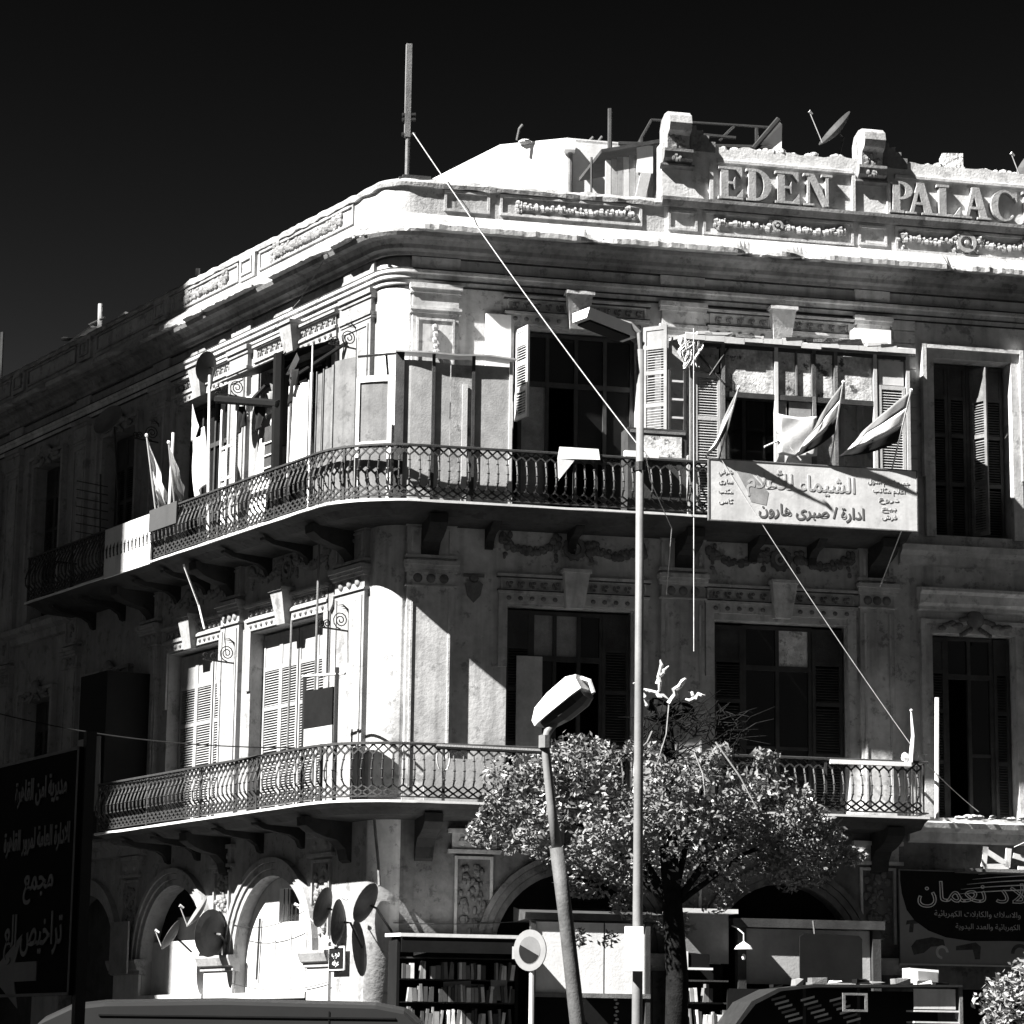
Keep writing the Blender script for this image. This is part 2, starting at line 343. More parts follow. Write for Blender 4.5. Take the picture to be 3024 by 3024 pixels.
# long ledges of the name block
b = MB(FR); b.side([(.08, 18.0), (.16, 18.02), (.24, 18.12), (.24, 18.19), (.08, 18.22)], 5.34, SR); b.build('ledge', sooty, BD)
for a0, a1 in ((6.5, 9.3), (10.2, 14.5)):
    b = MB(FR); b.side([(.09, 18.97), (.17, 18.99), (.17, 19.05), (.09, 19.09)], a0, a1); b.build('ledge', plaster2, BD)
# broken stones along the top edge
rnd = random.Random(5); st = MB(FR)
for i in range(64):
    s = 6.2+rnd.random()*8; st.ball((s, rnd.uniform(-.2, .06), 19.33+rnd.random()*.05), rnd.uniform(.03, .09), 1.3, 1, .8, 5, 3)
st.build('broken_coping', rubble, BD, kind='stuff')
rnd = random.Random(6); st = MB(FP)
for i in range(150):
    t = tL(9)+rnd.random()*(tR(13)-tL(9)); st.ball((t, .5+rnd.uniform(-.16, .1), 17.1+rnd.uniform(-.08, .05)), rnd.uniform(.01, .03), 1.6, 1, .8, 5, 3)
st.build('crumbled_edge', rubble, BD, kind='stuff')
def finial(s0, s1):
    m = (s0+s1)/2; b = MB(FR)
    b.side([(-.34, 19.0), (-.36, 19.72), (-.24, 19.9), (.02, 19.96), (.24, 19.93), (.38, 19.82), (.42, 19.66), (.36, 19.52), (.24, 19.45), (.2, 19.2), (.1, 19.0)], s0+.08, s1-.06)
    o = b.build('scroll_finial', M('dirty_finial', .3, .95, .35, 3, .4, .5, 20, spots=.5), BD)
    q = MB(FR); q.side([(.08, 18.85), (.26, 18.98), (.3, 19.1), (.3, 19.16), (.08, 19.2)], s0, s1); q.side([(.08, 18.78), (.2, 18.84), (.2, 18.88), (.08, 18.9)], s0-.05, s1+.05); q.build('corbel', sooty, o)
    rr = random.Random(int(s0*10)); q = MB(FR); blobs(q, FR, [(m+rr.uniform(-.14, .14), 19.3+rr.uniform(-.1, .15)) for _ in range(14)], .05, .2, rr); blobs(q, FR, [(m+rr.uniform(-.1, .1), 18.98+rr.uniform(-.05, .05)) for _ in range(6)], .05, .26, rr); q.build('carved_leaves', sooty, o)
    q = MB(FR)
    for k in range(4): q.box(s1-.02+k*.13, s1+.11+k*.13, -.24, .14-.005*k, 19.2, 19.72-.09*k-(k > 2)*.03)
    q.build('stepped_shoulder', sooty, o)
finial(5.36, 5.95); finial(9.4, 9.98)
for a0, a1 in ((6.36, 9.32), (10.06, 13.6)):
    for a in (a0, a1): b = MB(FR); b.box(a-.035, a+.035, .09, .16, 18.22, 18.97); b.build('panel_moulding', plaster2, BD)
letter_m = M('weathered_letter', .34, .9, .25, 3, .3, .4, 25)
def letter(ch, s0, w, z0=18.24, h=.66):
    b = MB(FR); f = [0.]
    def bx(x0, x1, y0, y1): f[0] += .002; b.box(s0+x0, s0+x1, .09, .215+f[0], z0+y0, z0+y1)
    def pg(ps): f[0] += .002; b.prism([(s0+x, z0+y) for x, y in ps], .09, .215+f[0])
    def bowl(x0, x1, y0, y1, th, a0=-pi/2, a1=pi/2, n=14):
        cx, cy, rx, ry = x0, (y0+y1)/2, x1-x0, (y1-y0)/2; f[0] += .002
        out = [(cx+rx*cos(a0+(a1-a0)*i/n), cy+ry*sin(a0+(a1-a0)*i/n)) for i in range(n+1)]
        inn = [(cx+(rx-th)*cos(a0+(a1-a0)*i/n), cy+(ry-.05)*sin(a0+(a1-a0)*i/n)) for i in range(n+1)]
        for i in range(n):
            q = [out[i], out[i+1], inn[i+1], inn[i]]
            b.prism([(s0+x, z0+y) for x, y in q], .09, .215+f[0])
    S = .15
    if ch in 'EL':
        bx(.05, .05+S, .04, h-.04); bx(0, w if 1 else 0, 0, .05); pg([(w-.13, .045), (w, .045), (w, .22)])
        if ch == 'E':
            bx(0, w-.02, h-.05, h); pg([(w-.15, h-.045), (w-.02, h-.2), (w-.02, h-.045)])
            bx(.05+S, w*.66, h/2-.02, h/2+.03); pg([(w*.66-.04, h/2), (w*.66, h/2-.12), (w*.66+.01, h/2+.13)])
        else: bx(0, .26, h-.05, h)
    if ch in 'DP':
        bx(.05, .05+S, .04, h-.04); bx(0, .25, h-.05, h); 
        if ch == 'D': bx(0, .25, 0, .05); bowl(.18, w, 0, h, .15)
        else: bx(-.02, .28, 0, .05); bowl(.18, w, h*.42, h, .14)
    if ch == 'N':
        bx(.06, .11, .03, h-.04); bx(w-.12, w-.06, .06, h-.03); pg([(.02, h), (.2, h), (w-.05, 0), (w-.16, 0)])
        bx(-.02, .2, 0, .04); bx(w-.2, w+.02, h-.045, h); bx(-.02, .1, h-.05, h)
    if ch == 'A':
        pg([(w*.5-.06, h), (w*.5+.02, h), (.14, .03), (.07, .03)]); pg([(w*.5-.08, h), (w*.5+.08, h), (w-.04, .03), (w-.2, .03)])
        bx(.16, w*.68, .2, .25); bx(-.02, .2, 0, .04); bx(w-.26, w+.03, 0, .042)
    if ch == 'C':
        bowl(w*.5, 0, 0, h, -.15, -pi*.5, pi*.5); bowl(w*.5, w-.03, 0, h, .03, pi*.2, pi*.5, 6); bowl(w*.5, w-.03, 0, h, .03, -pi*.5, -pi*.22, 6)
        pg([(w-.12, h-.07), (w-.02, h-.24), (w-.02, h-.03)]); 
    o = b.build('letter', letter_m, BD); o['label'] = 'raised serif letter '+ch+' of the parapet name'
for ch, s, w in (('E', 6.49, .5), ('D', 7.06, .52), ('E', 7.66, .5), ('N', 8.27, .56), ('P', 10.08, .46), ('A', 10.42, .58), ('L', 11.06, .5), ('A', 11.6, .58), ('C', 12.22, .58), ('E', 12.9, .5)):
    letter(ch, s, w)

# ------------------------------------------------------------------ pilasters with capitals
def pilaster(fr, s0, s1, z0, z1, upper, panel=True):
    o = .1; b = MB(fr); b.box(s0, s1, -.05, o, z0, z1); P = b.build('pilaster', plaster, BD)
    q = MB(fr)
    if upper:
        for (c0, c1, oo) in ((16.36, 16.62, .07), (15.98, 16.075, .17), (15.9, 15.98, .13), (15.56, 15.62, .15), (15.5, 15.56, .12)): q.box(s0-oo*.35, s1+oo*.35, -.04, oo, c0, c1)
        q.box(s0+.08, s0+.12, .09, .125, 12.4, 15.4); q.box(s1-.12, s1-.08, .09, .125, 12.4, 15.4); q.box(s0+.12, s1-.12, .09, .122, 15.36, 15.4)
    else:
        for (c0, c1, oo) in ((11.36, 11.5, .12), (10.74, 10.8, .15), (10.6, 10.68, .24), (10.53, 10.6, .19), (10.47, 10.53, .15), (10.2, 10.23, .14)): q.box(s0-oo*.3, s1+oo*.3, -.04, oo, c0, c1)
        q.box(s0+.06, s0+.11, .09, .13, 10.85, 11.32); q.box(s1-.11, s1-.06, .09, .13, 10.85, 11.32); q.box(s0+.11, s1-.11, .09, .127, 11.28, 11.32)
        q.box(s0+.07, s0+.11, .09, .122, 6.4, 10.1); q.box(s1-.11, s1-.07, .09, .122, 6.4, 10.1)
    q.build('capital', plaster2, P)
    if not upper:
        w = s1-s0; 
        for k in range(3):
            d = MB(fr); d.ball((s0+w*(.22+.28*k), .1, 10.36), .09, 1, .6, 1, 10, 6); d.build('boss', carved_d, P, True)
        rr = random.Random(int(s0*100)); d = MB(fr); m = (s0+s1)/2
        blobs(d, fr, [(m+rr.uniform(-.12, .12), 11.08+rr.uniform(-.12, .12)) for _ in range(9)], .05, .1, rr); d.build('carved_leaves', carved_d, P)
for s0, s1 in ((.43, 1.33), (5.37, 6.22), (9.37, 10.06)):
    pilaster(FR, s0, s1, 11.5, 16.1, True); pilaster(FR, s0, s1, 6.1, 11.5, False)
for s0, s1 in ((.55, 1.7), (5.73, 6.56), (9.63, 10.42), (13.89, 14.62), (17.92, 18.7)):
    pilaster(FL, s0, s1, 11.5, 16.1, True); pilaster(FL, s0, s1, 6.1, 11.5, False)
# rusticated quoin strip beside the right pilaster, set back wall joints
for k in range(17):
    z = 11.7+k*.26; b = MB(FR); b.box(10.12+(k % 2)*.04, 10.62, -.02, .03+(k % 3)*.006, z, z+.235); b.build('quoin', plaster, BD)

# ------------------------------------------------------------------ window heads: beads, leaf bands, keystones, swags
def keystone(fr, m, c0, c1, w0, w1, o=.3):
    b = MB(fr); p = [(m-w0/2, c0), (m+w0/2, c0), (m+w1/2, c1), (m-w1/2, c1)]
    b.add([(x, -.02, z) for x, z in p]+[(x, o*(.55 if z == c0 else 1), z) for x, z in p], [(0, 1, 2, 3), (4, 5, 6, 7), (0, 1, 5, 4), (1, 2, 6, 5), (2, 3, 7, 6), (3, 0, 4, 7)])
    k = b.build('keystone', plaster2, BD)
    q = MB(fr); q.box(m-w1/2-.03, m+w1/2+.03, -.02, o+.03, c1-.005, c1+.06); q.build('keystone_cap', plaster2, k)
def head(fr, w0, w1, b0, b1, upper, seed, swag=True):
    m = (w0+w1)/2; z = 15.42 if upper else 9.96; g = .42
    q = MB(fr); q.box(w0-.18, w1+.18, -.02, .05, z+.02, z+.2); q.box(w0-.2, w1+.2, -.02, .09, z+.2, z+.25); q.box(w0-.22, w1+.22, -.02, .12, z+.52, z+.57)
    q.box(w0-.18, w0-.01, -.02, .046, z-1.2, z+.02); q.box(w1+.01, w1+.18, -.02, .046, z-1.2, z+.02)
    q.build('window_surround', plaster2, BD)
    q = MB(fr); q.box(w0-.21, w1+.21, -.02, .07, z+.255, z+.275); q.box(w0-.22, w1+.22, -.02, .1, z+.5, z+.518); q.build('fillet', relief_dark if fr is FR else plaster2, BD)  # painted shade lines, on the right front only
    for a0, a1 in ((w0-.1, m-.26), (m+.26, w1+.1)):
        beadrow(fr, a0, a1, z+.11, .05); leafband(fr, a0, a1, z+.38, .03, seed); frame_strip(fr, a0-.04, a1+.04, z+.27, z+.5, 0, .03, .04)
    keystone(fr, m, z-.04, z+.62, .34, .5)
    if not upper and swag:
        rosette(fr, m, 11.08, .21, 0); garland(fr, w0-.05, m-.35, 11.14, .17, 0, seed+50, .06); garland(fr, m+.35, w1+.05, 11.14, .17, 0, seed+60, .06)
for i, (w0, w1, b0, b1) in enumerate(((2.44, 4.92, 1.33, 5.37), (6.5, 9.1, 6.22, 9.37))):
    head(FR, w0, w1, b0, b1, True, i); head(FR, w0-.06, w1+.02, b0, b1, False, i+5)
for i, (w0, w1, b0, b1) in enumerate(((2.2, 5.3, 1.7, 5.73), (6.7, 9.2, 6.56, 9.63))):
    head(FL, w0, w1, b0, b1, True, i+10); head(FL, w0+.05, w1, b0, b1, False, i+15)
# heart-shaped shields between pilaster and window
for fr, a in ((FR, 1.72), (FL, 1.98)):
    b = MB(fr); b.disc((a, 10.42), .1, -.01, .05, 10, .07); b.prism([(a-.17, 10.3), (a-.1, 10.36), (a, 10.32), (a+.1, 10.36), (a+.17, 10.3), (a+.12, 10.08), (a, 9.95), (a-.12, 10.08)], -.01, .06); b.box(a-.2, a+.2, -.01, .03, 10.44, 10.5); b.build('shield', carved_d, BD)
# moulded frames of the narrow windows with a carved crest
def narrow(fr, s0, s1, z0, z1, seed, crest=True, o=.12):
    b = MB(fr); w = .2
    b.box(s0-w, s0-.002, -.02, o, z0, z1+w); b.box(s1+.002, s1+w, -.02, o, z0, z1+w); b.box(s0, s1, -.02, o-.003, z1+.002, z1+w)
    b.box(s0-w-.05, s0-w+.03, -.02, o+.06, z0+1.2, z1+w+.06); b.box(s1+w-.03, s1+w+.05, -.02, o+.06, z0+1.2, z1+w+.06); b.box(s0-w, s1+w, -.02, o+.057, z1+w-.02, z1+w+.055)
    f = b.build('window_surround', plaster2, BD)
    if crest:
        m = (s0+s1)/2; rr = random.Random(seed); q = MB(fr); q.ball((m, .1, z1+.28), .2, 1, .5, .9, 10, 6)
        for sg in (-1, 1):
            for k in range(8): q.ball((m+sg*(.2+.07*k), .12, z1+.24-.02*k+rr.uniform(-.05, .05)), .075, 1.2, .7, .7, 6, 4)
            for k in range(5): q.ball((m+sg*(.1+.05*k), .12, z1+.08-.03*k), .05, 1, .7, 1, 6, 4)
        q.build('carved_crest', carved_d, f, True)
narrow(FR, 10.96, 12.6, 11.7, 15.32, 1, False); narrow(FR, 10.86, 12.6, 6.2, 9.8, 2, True, .05); narrow(FR, 14.2, 16, 11.7, 15.32, 3, False); narrow(FR, 14.2, 16, 6.2, 9.8, 3)
for k, s in enumerate((11.25, 15.43, 19.4)):
    e = (13.02, 17.05, 21)[k]
    narrow(FL, s, e, 11.66, 15.42, 5+k, True, .08); narrow(FL, s, e, 6.2, 9.7, 8+k, True, .08)
# hood over the lower right window, string course below the upper one
b = MB(FR); b.side([(-.02, 10.2), (.14, 10.24), (.14, 10.3), (.22, 10.36), (.26, 10.52), (.34, 10.58), (.34, 10.64), (-.02, 10.7)], 10.55, 13.2); b.build('window_hood', plaster2, BD)
b = MB(FR); b.side([(-.02, 11.1), (.1, 11.14), (.12, 11.3), (.24, 11.38), (.26, 11.5), (-.02, 11.56)], 10.2, SR); b.build('string_course', plaster2, BD)
b = MB(FR); b.side([(-.02, 5.7), (.12, 5.74), (.14, 5.9), (.26, 5.98), (.28, 6.08), (-.02, 6.14)], 10.3, SR); b.build('string_course', plaster2, BD)
b = MB(FL); b.side([(-.02, 5.7), (.12, 5.74), (.14, 5.9), (.26, 5.98), (.28, 6.08), (-.02, 6.14)], 9.9, SL); b.build('string_course', plaster2, BD)
b = MB(FL); b.side([(-.02, 11.1), (.1, 11.14), (.12, 11.3), (.24, 11.38), (.26, 11.5), (-.02, 11.56)], 14.3, SL); b.build('string_course', plaster2, BD)

# ------------------------------------------------------------------ ground floor arches and piers
def archivolt(fr, a0, a1, cs):
    m, r = (a0+a1)/2, (a1-a0)/2; b = MB(fr)
    b.ring((m, cs), r+.0, .12, -.05, .06, 0, pi, 22); b.ring((m, cs), r+.13, .12, -.05, .1, 0, pi, 22); b.ring((m, cs), r+.26, .1, -.05, .14, 0, pi, 22)
    b.build('archivolt', grimy_shade if fr is FR else plaster2, BD)
def pier(fr, s0, s1, zc=3.46):
    b = MB(fr); b.box(s0+.1, s1-.1, -.05, .06, .15, zc-.25); P = b.build('pier', grimy_shade if fr is FR else whitewash, BD)  # darker colour on the shaded front, whiter on the sunlit one
    q = MB(fr); q.side([(-.05, zc-.3), (.1, zc-.27), (.1, zc-.2), (.16, zc-.17), (.22, zc-.02), (.22, zc+.03), (-.05, zc+.05)], s0, s1); q.build('capital', plaster2, P)
    rr = random.Random(int(s0*77)); q = MB(fr); w = s1-s0; m = (s0+s1)/2
    q.box(m-.36, m-.31, -.02, .06, zc+.3, 5.2); q.box(m+.31, m+.36, -.02, .06, zc+.3, 5.2); q.box(m-.31, m+.31, -.02, .057, 5.15, 5.2); q.build('panel_moulding', plaster2, P)
    q = MB(fr); blobs(q, fr, [(m+rr.uniform(-.24, .24), rr.uniform(zc+.35, 5.05)) for _ in range(46)], .065, 0, rr); q.build('carved_panel', carved_d, P)
    q = MB(fr); q.box(m-.5, m+.5, -.02, .1, 5.25, 5.32); q.box(m-.42, m+.42, -.02, .06, 5.32, 5.62); q.box(m-.5, m+.5, -.02, .12, 5.62, 5.7)
    for k in (-1, 1): q.ball((m+k*.22, .06, 5.47), .08, 1, .6, 1, 8, 4)
    q.build('pier_head', plaster2, P)
for a in gr_L[:4]: archivolt(FL, a[0][0], a[1][0], 3.46)
for a in gr_R[:2]: archivolt(FR, a[0][0], a[1][0], 3.45)
for s0, s1 in ((1.55, 2.6), (5.5, 6.98), (9.88, 11.36), (14.2, 15.8)): pier(FL, s0, s1)
for s0, s1 in ((1.3, 2.3), (5.12, 6.5), (9.15, 10.2)): pier(FR, s0, s1)

# ------------------------------------------------------------------ windows and louvred shutters
def hinge(fr, s, o, ang, sg=1):                  # frame of a leaf hung at (s, o) and swung out by ang
    return lambda a, b_, c: fr(s+sg*(a*cos(ang)-b_*sin(ang)), o+a*sin(ang)+b_*cos(ang), c)
def shutter(fr, a0, a1, z0, z1, o, mat, cuts=(.0, .3, .58, .8), solid_top=True, label=None):
    w = .065; t = .045; b = MB(fr)
    b.box(a0, a0+w, o, o+t, z0, z1); b.box(a1-w, a1, o, o+t, z0, z1)
    zs = [z0+(z1-z0)*c for c in cuts]+[z1-.08]
    for z in zs: b.box(a0+w, a1-w, o+.002, o+t-.002, z, z+.08)
    if solid_top: b.box(a0+w, a1-w, o+.012, o+t-.016, zs[-2]+.08, zs[-1])
    S = b.build('shutter', mat, BD, label=label)
    q = MB(fr); lim = len(zs)-2 if solid_top else len(zs)-1
    for i in range(lim):
        z = zs[i]+.1
        while z < zs[i+1]-.03:
            q.add([(a0+w, o+.002, z+.03), (a1-w, o+.002, z+.03), (a1-w, o+.04, z), (a0+w, o+.04, z), (a0+w, o-.004, z+.022), (a1-w, o-.004, z+.022), (a1-w, o+.034, z-.008), (a0+w, o+.034, z-.008)], [(0, 1, 2, 3), (4, 5, 6, 7), (0, 1, 5, 4), (2, 3, 7, 6)]); z += .052
    q.build('louvres', mat, S, kind='stuff', recalc=False)
    return S
def casement(fr, s0, s1, z0, z1, o, cols, ztr, mat, pm=None, skip=()):
    """frame with a transom at ztr; cols = number of leaves; skip = panes that are missing"""
    pm = pm or {}; w = .07; b = MB(fr)
    b.box(s0, s1, o, o+.08, z1-w, z1); b.box(s0, s1, o, o+.08, ztr-.05, ztr+.05); b.box(s0, s1, o, o+.08, z0, z0+w)
    xs = [s0+(s1-s0)*i/cols for i in range(cols+1)]
    for i, x in enumerate(xs): b.box(x-w/2 if 0 < i < cols else (x if i == 0 else x-w), x+w/2 if 0 < i < cols else (x+w if i == 0 else x), o-.003, o+.083, z0+.001, z1-.001)
    zm = z0+(ztr-z0)*.45
    for i in range(cols):
        if (i, 1) not in skip: b.box(xs[i]+w/2, xs[i+1]-w/2, o+.01, o+.06, zm-.03, zm+.03)
    F = b.build('window', mat, BD)
    for i in range(cols):
        for j, (c0, c1) in enumerate(((z0+w, zm-.03), (zm+.03, ztr-.05), (ztr+.05, z1-w))):
            if (i, j) in skip: continue
            q = MB(fr); q.box(xs[i]+w/2, xs[i+1]-w/2, o+.02, o+.035, c0, c1); q.build('pane', pm.get((i, j), glass), F)
    return F
# right front, first floor
def leafset(fr, s0, s1, z0, z1, mat, n=2, o=-.32):
    w = (s1-s0)/n
    for i in range(n): shutter(fr, s0+w*i+.004, s0+w*(i+1)-.004, z0, z1, o, mat)
leafset(FR, 2.4, 2.92, 6.22, 9.9, wood_dark, 1); leafset(FR, 4.3, 4.84, 6.22, 9.9, wood_dark, 1)
casement(FR, 2.9, 4.32, 6.2, 9.9, -.38, 3, 9.0, wood_dark, {(0, 2): glass_dull, (1, 2): glass_dull, (2, 2): glass}, {(1, 0), (1, 1), (2, 0), (2, 1)})
b = MB(FR); b.box(2.62, 3.12, -.26, -.23, 6.9, 9.02); b.build('door_panel', M('grey_door', .5, .7, .2, 2, .2), BD)
leafset(FR, 6.5, 7.1, 6.22, 9.8, wood_dark, 1); leafset(FR, 8.5, 9.12, 6.22, 9.8, wood_dark, 1)
casement(FR, 7.1, 8.5, 6.2, 9.82, -.38, 2, 9.0, wood_dark, {(1, 2): M('paper_pane', .75, .9, .3, 5, 0, .2, spots=.6)})
leafset(FR, 10.9, 11.25, 6.2, 9.76, wood_dark, 1); leafset(FR, 12.25, 12.58, 6.2, 9.76, wood_dark, 1)
casement(FR, 11.25, 12.25, 6.2, 9.78, -.4, 2, 9.0, wood_dark, {}, {(0, 0), (0, 1)})
# right front, second floor
casement(FR, 2.6, 4.9, 11.66, 15.36, -.38, 4, 14.35, wood_dark, {(0, 0): wood_grey, (0, 1): glass_dull}, {(1, 0), (1, 1), (2, 0)})
casement(FR, 6.5, 9.1, 11.66, 15.36, -.38, 4, 14.35, wood_dark)
leafset(FR, 11.0, 12.56, 11.75, 15.28, wood_dark, 4, -.3)
shutter(hinge(FR, 11.9, -.28, radians(62)), 0, .42, 11.8, 15.2, 0, wood_grey)
leafset(FR, 14.25, 15.95, 11.75, 15.28, wood_dark, 4, -.3); leafset(FR, 14.25, 15.95, 6.2, 9.76, wood_dark, 4, -.3)
wood_mid = M('faded_shutter_paint', .26, .75, .2, 2, .4, .2, 40)
# the pair of shutters swung open beside the first upper window and the one behind the timber box
shutter(hinge(FR, 2.5, .02, radians(74)), 0, .5, 13.5, 15.3, 0, wood_pale)
shutter(hinge(FR, 5.0, .12, radians(40)), 0, .5, 13.2, 15.5, 0, wood_mid)
# left front
for z0, z1 in ((6.22, 9.9),):
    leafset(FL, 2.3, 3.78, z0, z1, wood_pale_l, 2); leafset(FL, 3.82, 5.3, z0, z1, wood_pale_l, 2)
    leafset(FL, 6.74, 7.55, z0, z1, wood_pale_l, 1); leafset(FL, 7.6, 9.15, z0, z1, wood_pale_l, 2)
for s0, s1 in ((11.3, 13.), (15.45, 17.03), (19.42, 20.98)): leafset(FL, s0, s1, 6.22, 9.68, wood_dark, 3); leafset(FL, s0, s1, 11.7, 15.38, wood_dark, 3)
casement(FL, 2.25, 5.25, 11.66, 15.4, -.38, 4, 14.4, wood_dark); casement(FL, 6.75, 9.15, 11.66, 15.4, -.38, 4, 14.4, wood_dark)

# ------------------------------------------------------------------ balconies: slabs, consoles, wrought iron railings
def along(t0, t1, o, step):
    """t values equally spaced along the path at offset o"""
    out = []; t = t0; acc = 0; dt = .004; nxt = 0; k = (RAD+o)/RAD
    while t < t1:
        if acc >= nxt: out.append(t); nxt += step
        acc += dt*(k if abs(t) < ARC/2 else 1); t += dt
    return out
def tangent(t, o): 
    d = FP(t+.002, o, 0)-FP(t-.002, o, 0); return math.atan2(d.y, d.x)
def balu_mesh(w, h, mat):
    b = MB(); r = .0145
    def bar(x0, z0, x1, z1, rr=r):
        d = Vector((x1-x0, 0, z1-z0)); n = Vector((-d.z, 0, d.x)).normalized()*rr
        p = [Vector((x0, 0, z0))-n, Vector((x0, 0, z0))+n, Vector((x1, 0, z1))+n, Vector((x1, 0, z1))-n]
        b.add([(q.x, y, q.z) for y in (-rr, rr) for q in p], [(0, 1, 2, 3), (4, 5, 6, 7), (0, 1, 5, 4), (1, 2, 6, 5), (2, 3, 7, 6), (3, 0, 4, 7)])
    zz = [.2+(h-.37)*i/7 for i in range(8)]; b.tube([(0, -.11*sin(pi*((z-.2)/(h-.37))**.7), z) for z in zz], .0175, 4)
    for s in (-1, 1):
        bar(0, h-.17, s*w/2, h-.09); bar(s*w/2, h-.09, 0, h); bar(0, .2, s*w/2, .13); bar(s*w/2, .13, 0, .065); bar(0, .065, s*w/2, 0)
    for z in (.3, .47, h-.27): b.ball((0, -.11*sin(pi*((z-.2)/(h-.37))**.7), z), .03, 1, 1, .7, 6, 4)
    return b.mesh('baluster', mat)
slab_shade = M('soffit_shade_concrete', .05, .95, .35, 1.2, .3, .4, 15, spots=.4); floor_m = M('low_bounce_floor', .1, .9, .3, 2, 0, .1, 20, spec=.1)  # slab colour darkened to deepen underside shade; floor darkened to cut bounced light
def balcony(z, tl_, tr_, mat, ph, gap=None):
    b = sweep([(0, z-.2), (.85, z-.17), (1.05, z-.06), (1.29, z), (1.29, z+.04), (0, z+.04)], tl_, tr_, .6); S = b.build('balcony_slab', slab_shade, BD)
    sweep([(.02, z+.044), (1.18, z+.044), (1.18, z+.05), (.02, z+.05)], tl_, tr_, .6).build('balcony_floor', floor_m, S)  # added dark sheet, cuts light bounced up under the balcony above
    nose = sweep([(1.29, z+.002), (1.325, z+.002), (1.325, z+.045), (1.29, z+.045)], tl_, tr_, .4, lambda t, k: (0, noise.noise(Vector((t*5, k, z)))*.012)); nose.build('slab_edge', off, S)
    Rl = sweep([(1.21, z+1.05), (1.29, z+1.05), (1.29, z+1.085), (1.25, z+1.1), (1.21, z+1.085)], tl_, tr_, .5).build('balcony_railing', mat, BD)
    sweep([(1.235, z+.1), (1.265, z+.1), (1.265, z+.125), (1.235, z+.125)], tl_, tr_, .5).build('bottom_rail', mat, Rl)
    w = .185; me = balu_mesh(w, .93, mat)
    for t in along(tl_+.1, tr_-.05, 1.25, w):
        if gap and gap[0] < t < gap[1]: continue
        inst('baluster', me, FP(t, 1.25, z+.122), tangent(t, 1.25), Rl)
    pm = MB(); pm.box(-.025, .025, -.025, .025, 0, 1.05); pm = pm.mesh('post', mat)
    for t in along(tl_+.03, tr_, 1.25, 2.42): inst('post', pm, FP(t, 1.25, z+.05), tangent(t, 1.25), Rl)
    for e, sg in ((tl_, 1), (tr_, -1)):             # returns to the wall
        q = MB(FP); q.box(e+sg*.02, e+sg*.06, 0, 1.25, z+1.05, z+1.09); q.box(e+sg*.02, e+sg*.06, 0, 1.25, z+.1, z+.13)
        for k in range(6): q.box(e+sg*.025, e+sg*.05, .15+k*.19, .175+k*.19, z+.13, z+1.05)
        q.build('end_railing', mat, Rl)
    return S, Rl
rail_mat = M('railing_iron', .03, .6, .35, 9, 0, .3, 50, spec=.4)
S2, R2 = balcony(11.57, tL(14.2), tR(10.05), rail_mat, 0)
S1, R1 = balcony(6.04, tL(9.75), tR(10.25), rail_mat, 0)
console_shade = M('console_shade_plaster', .03, .95, .3, 1.2, .3, .4, 15, spots=.4)  # console colour blackened so the bodies sink into the balcony's shade
def console(fr, s, z, w, par, dep=1.0):
    k = 1 if w > .2 else .62
    b = MB(fr); b.side([(o_, z-h_*k if h_ > .15 else z-h_) for o_, h_ in ((0, .95), (.08, .9), (.14, .7), (.3, .55), (.55, .5), (.8*dep, .42), (.98*dep, .3), (1.0*dep, .14), (0, .12))], s-w/2, s+w/2); b.build('console', console_shade, par)
for S, z in ((S2, 11.57), (S1, 6.04)):
    for s in (.85, 5.8, 9.7): console(FR, s, z, .34, S); 
    for s in (2.0, 3.6, 7.2, 8.4): console(FR, s, z, .16, S, .8)
    for s in (1.15, 6.15) + ((10.0,) if z > 8 else ()): console(FL, s, z, .34, S)
    for s in (2.9, 4.6, 7.4, 8.8) + ((11.6, 13.2) if z > 8 else ()): console(FL, s, z, .16, S, 1.1)
# ------------------------------------------------------------------ lettering (Arabic is shaped by hand from its joined letter forms)
AF = {'ا': (0xFE8D, 2), 'ب': (0xFE8F, 4), 'ة': (0xFE93, 2), 'ت': (0xFE95, 4), 'ج': (0xFE9D, 4), 'ح': (0xFEA1, 4), 'خ': (0xFEA5, 4), 'د': (0xFEA9, 2), 'ر': (0xFEAD, 2), 'ز': (0xFEAF, 2),
      'س': (0xFEB1, 4), 'ش': (0xFEB5, 4), 'ص': (0xFEB9, 4), 'ط': (0xFEC1, 4), 'ع': (0xFEC9, 4), 'ف': (0xFED1, 4), 'ق': (0xFED5, 4), 'ك': (0xFED9, 4), 'ل': (0xFEDD, 4), 'م': (0xFEE1, 4), 'ن': (0xFEE5, 4),
      'ه': (0xFEE9, 4), 'و': (0xFEED, 2), 'ى': (0xFEEF, 2), 'ي': (0xFEF1, 4), 'ء': (0xFE80, 1), 'أ': (0xFE83, 2), 'ئ': (0xFE89, 4), 'لا': (0xFEFB, 2), 'لأ': (0xFEF7, 2)}
def arab(txt):
    tk = []; i = 0
    while i < len(txt):
        if txt[i:i+2] in ('لا', 'لأ'): tk.append(txt[i:i+2]); i += 2
        else: tk.append(txt[i]); i += 1
    out = []
    for i, c in enumerate(tk):
        if c not in AF: out.append(c); continue
        base, n = AF[c]; pj = i > 0 and tk[i-1] in AF and AF[tk[i-1]][1] == 4; nj = n == 4 and i+1 < len(tk) and tk[i+1] in AF and AF[tk[i+1]][1] > 1
        if n == 1: pj = False
        out.append(chr(base+(3 if pj and nj else 1 if pj and n > 1 else 2 if nj else 0)))
    return ''.join(reversed(out))
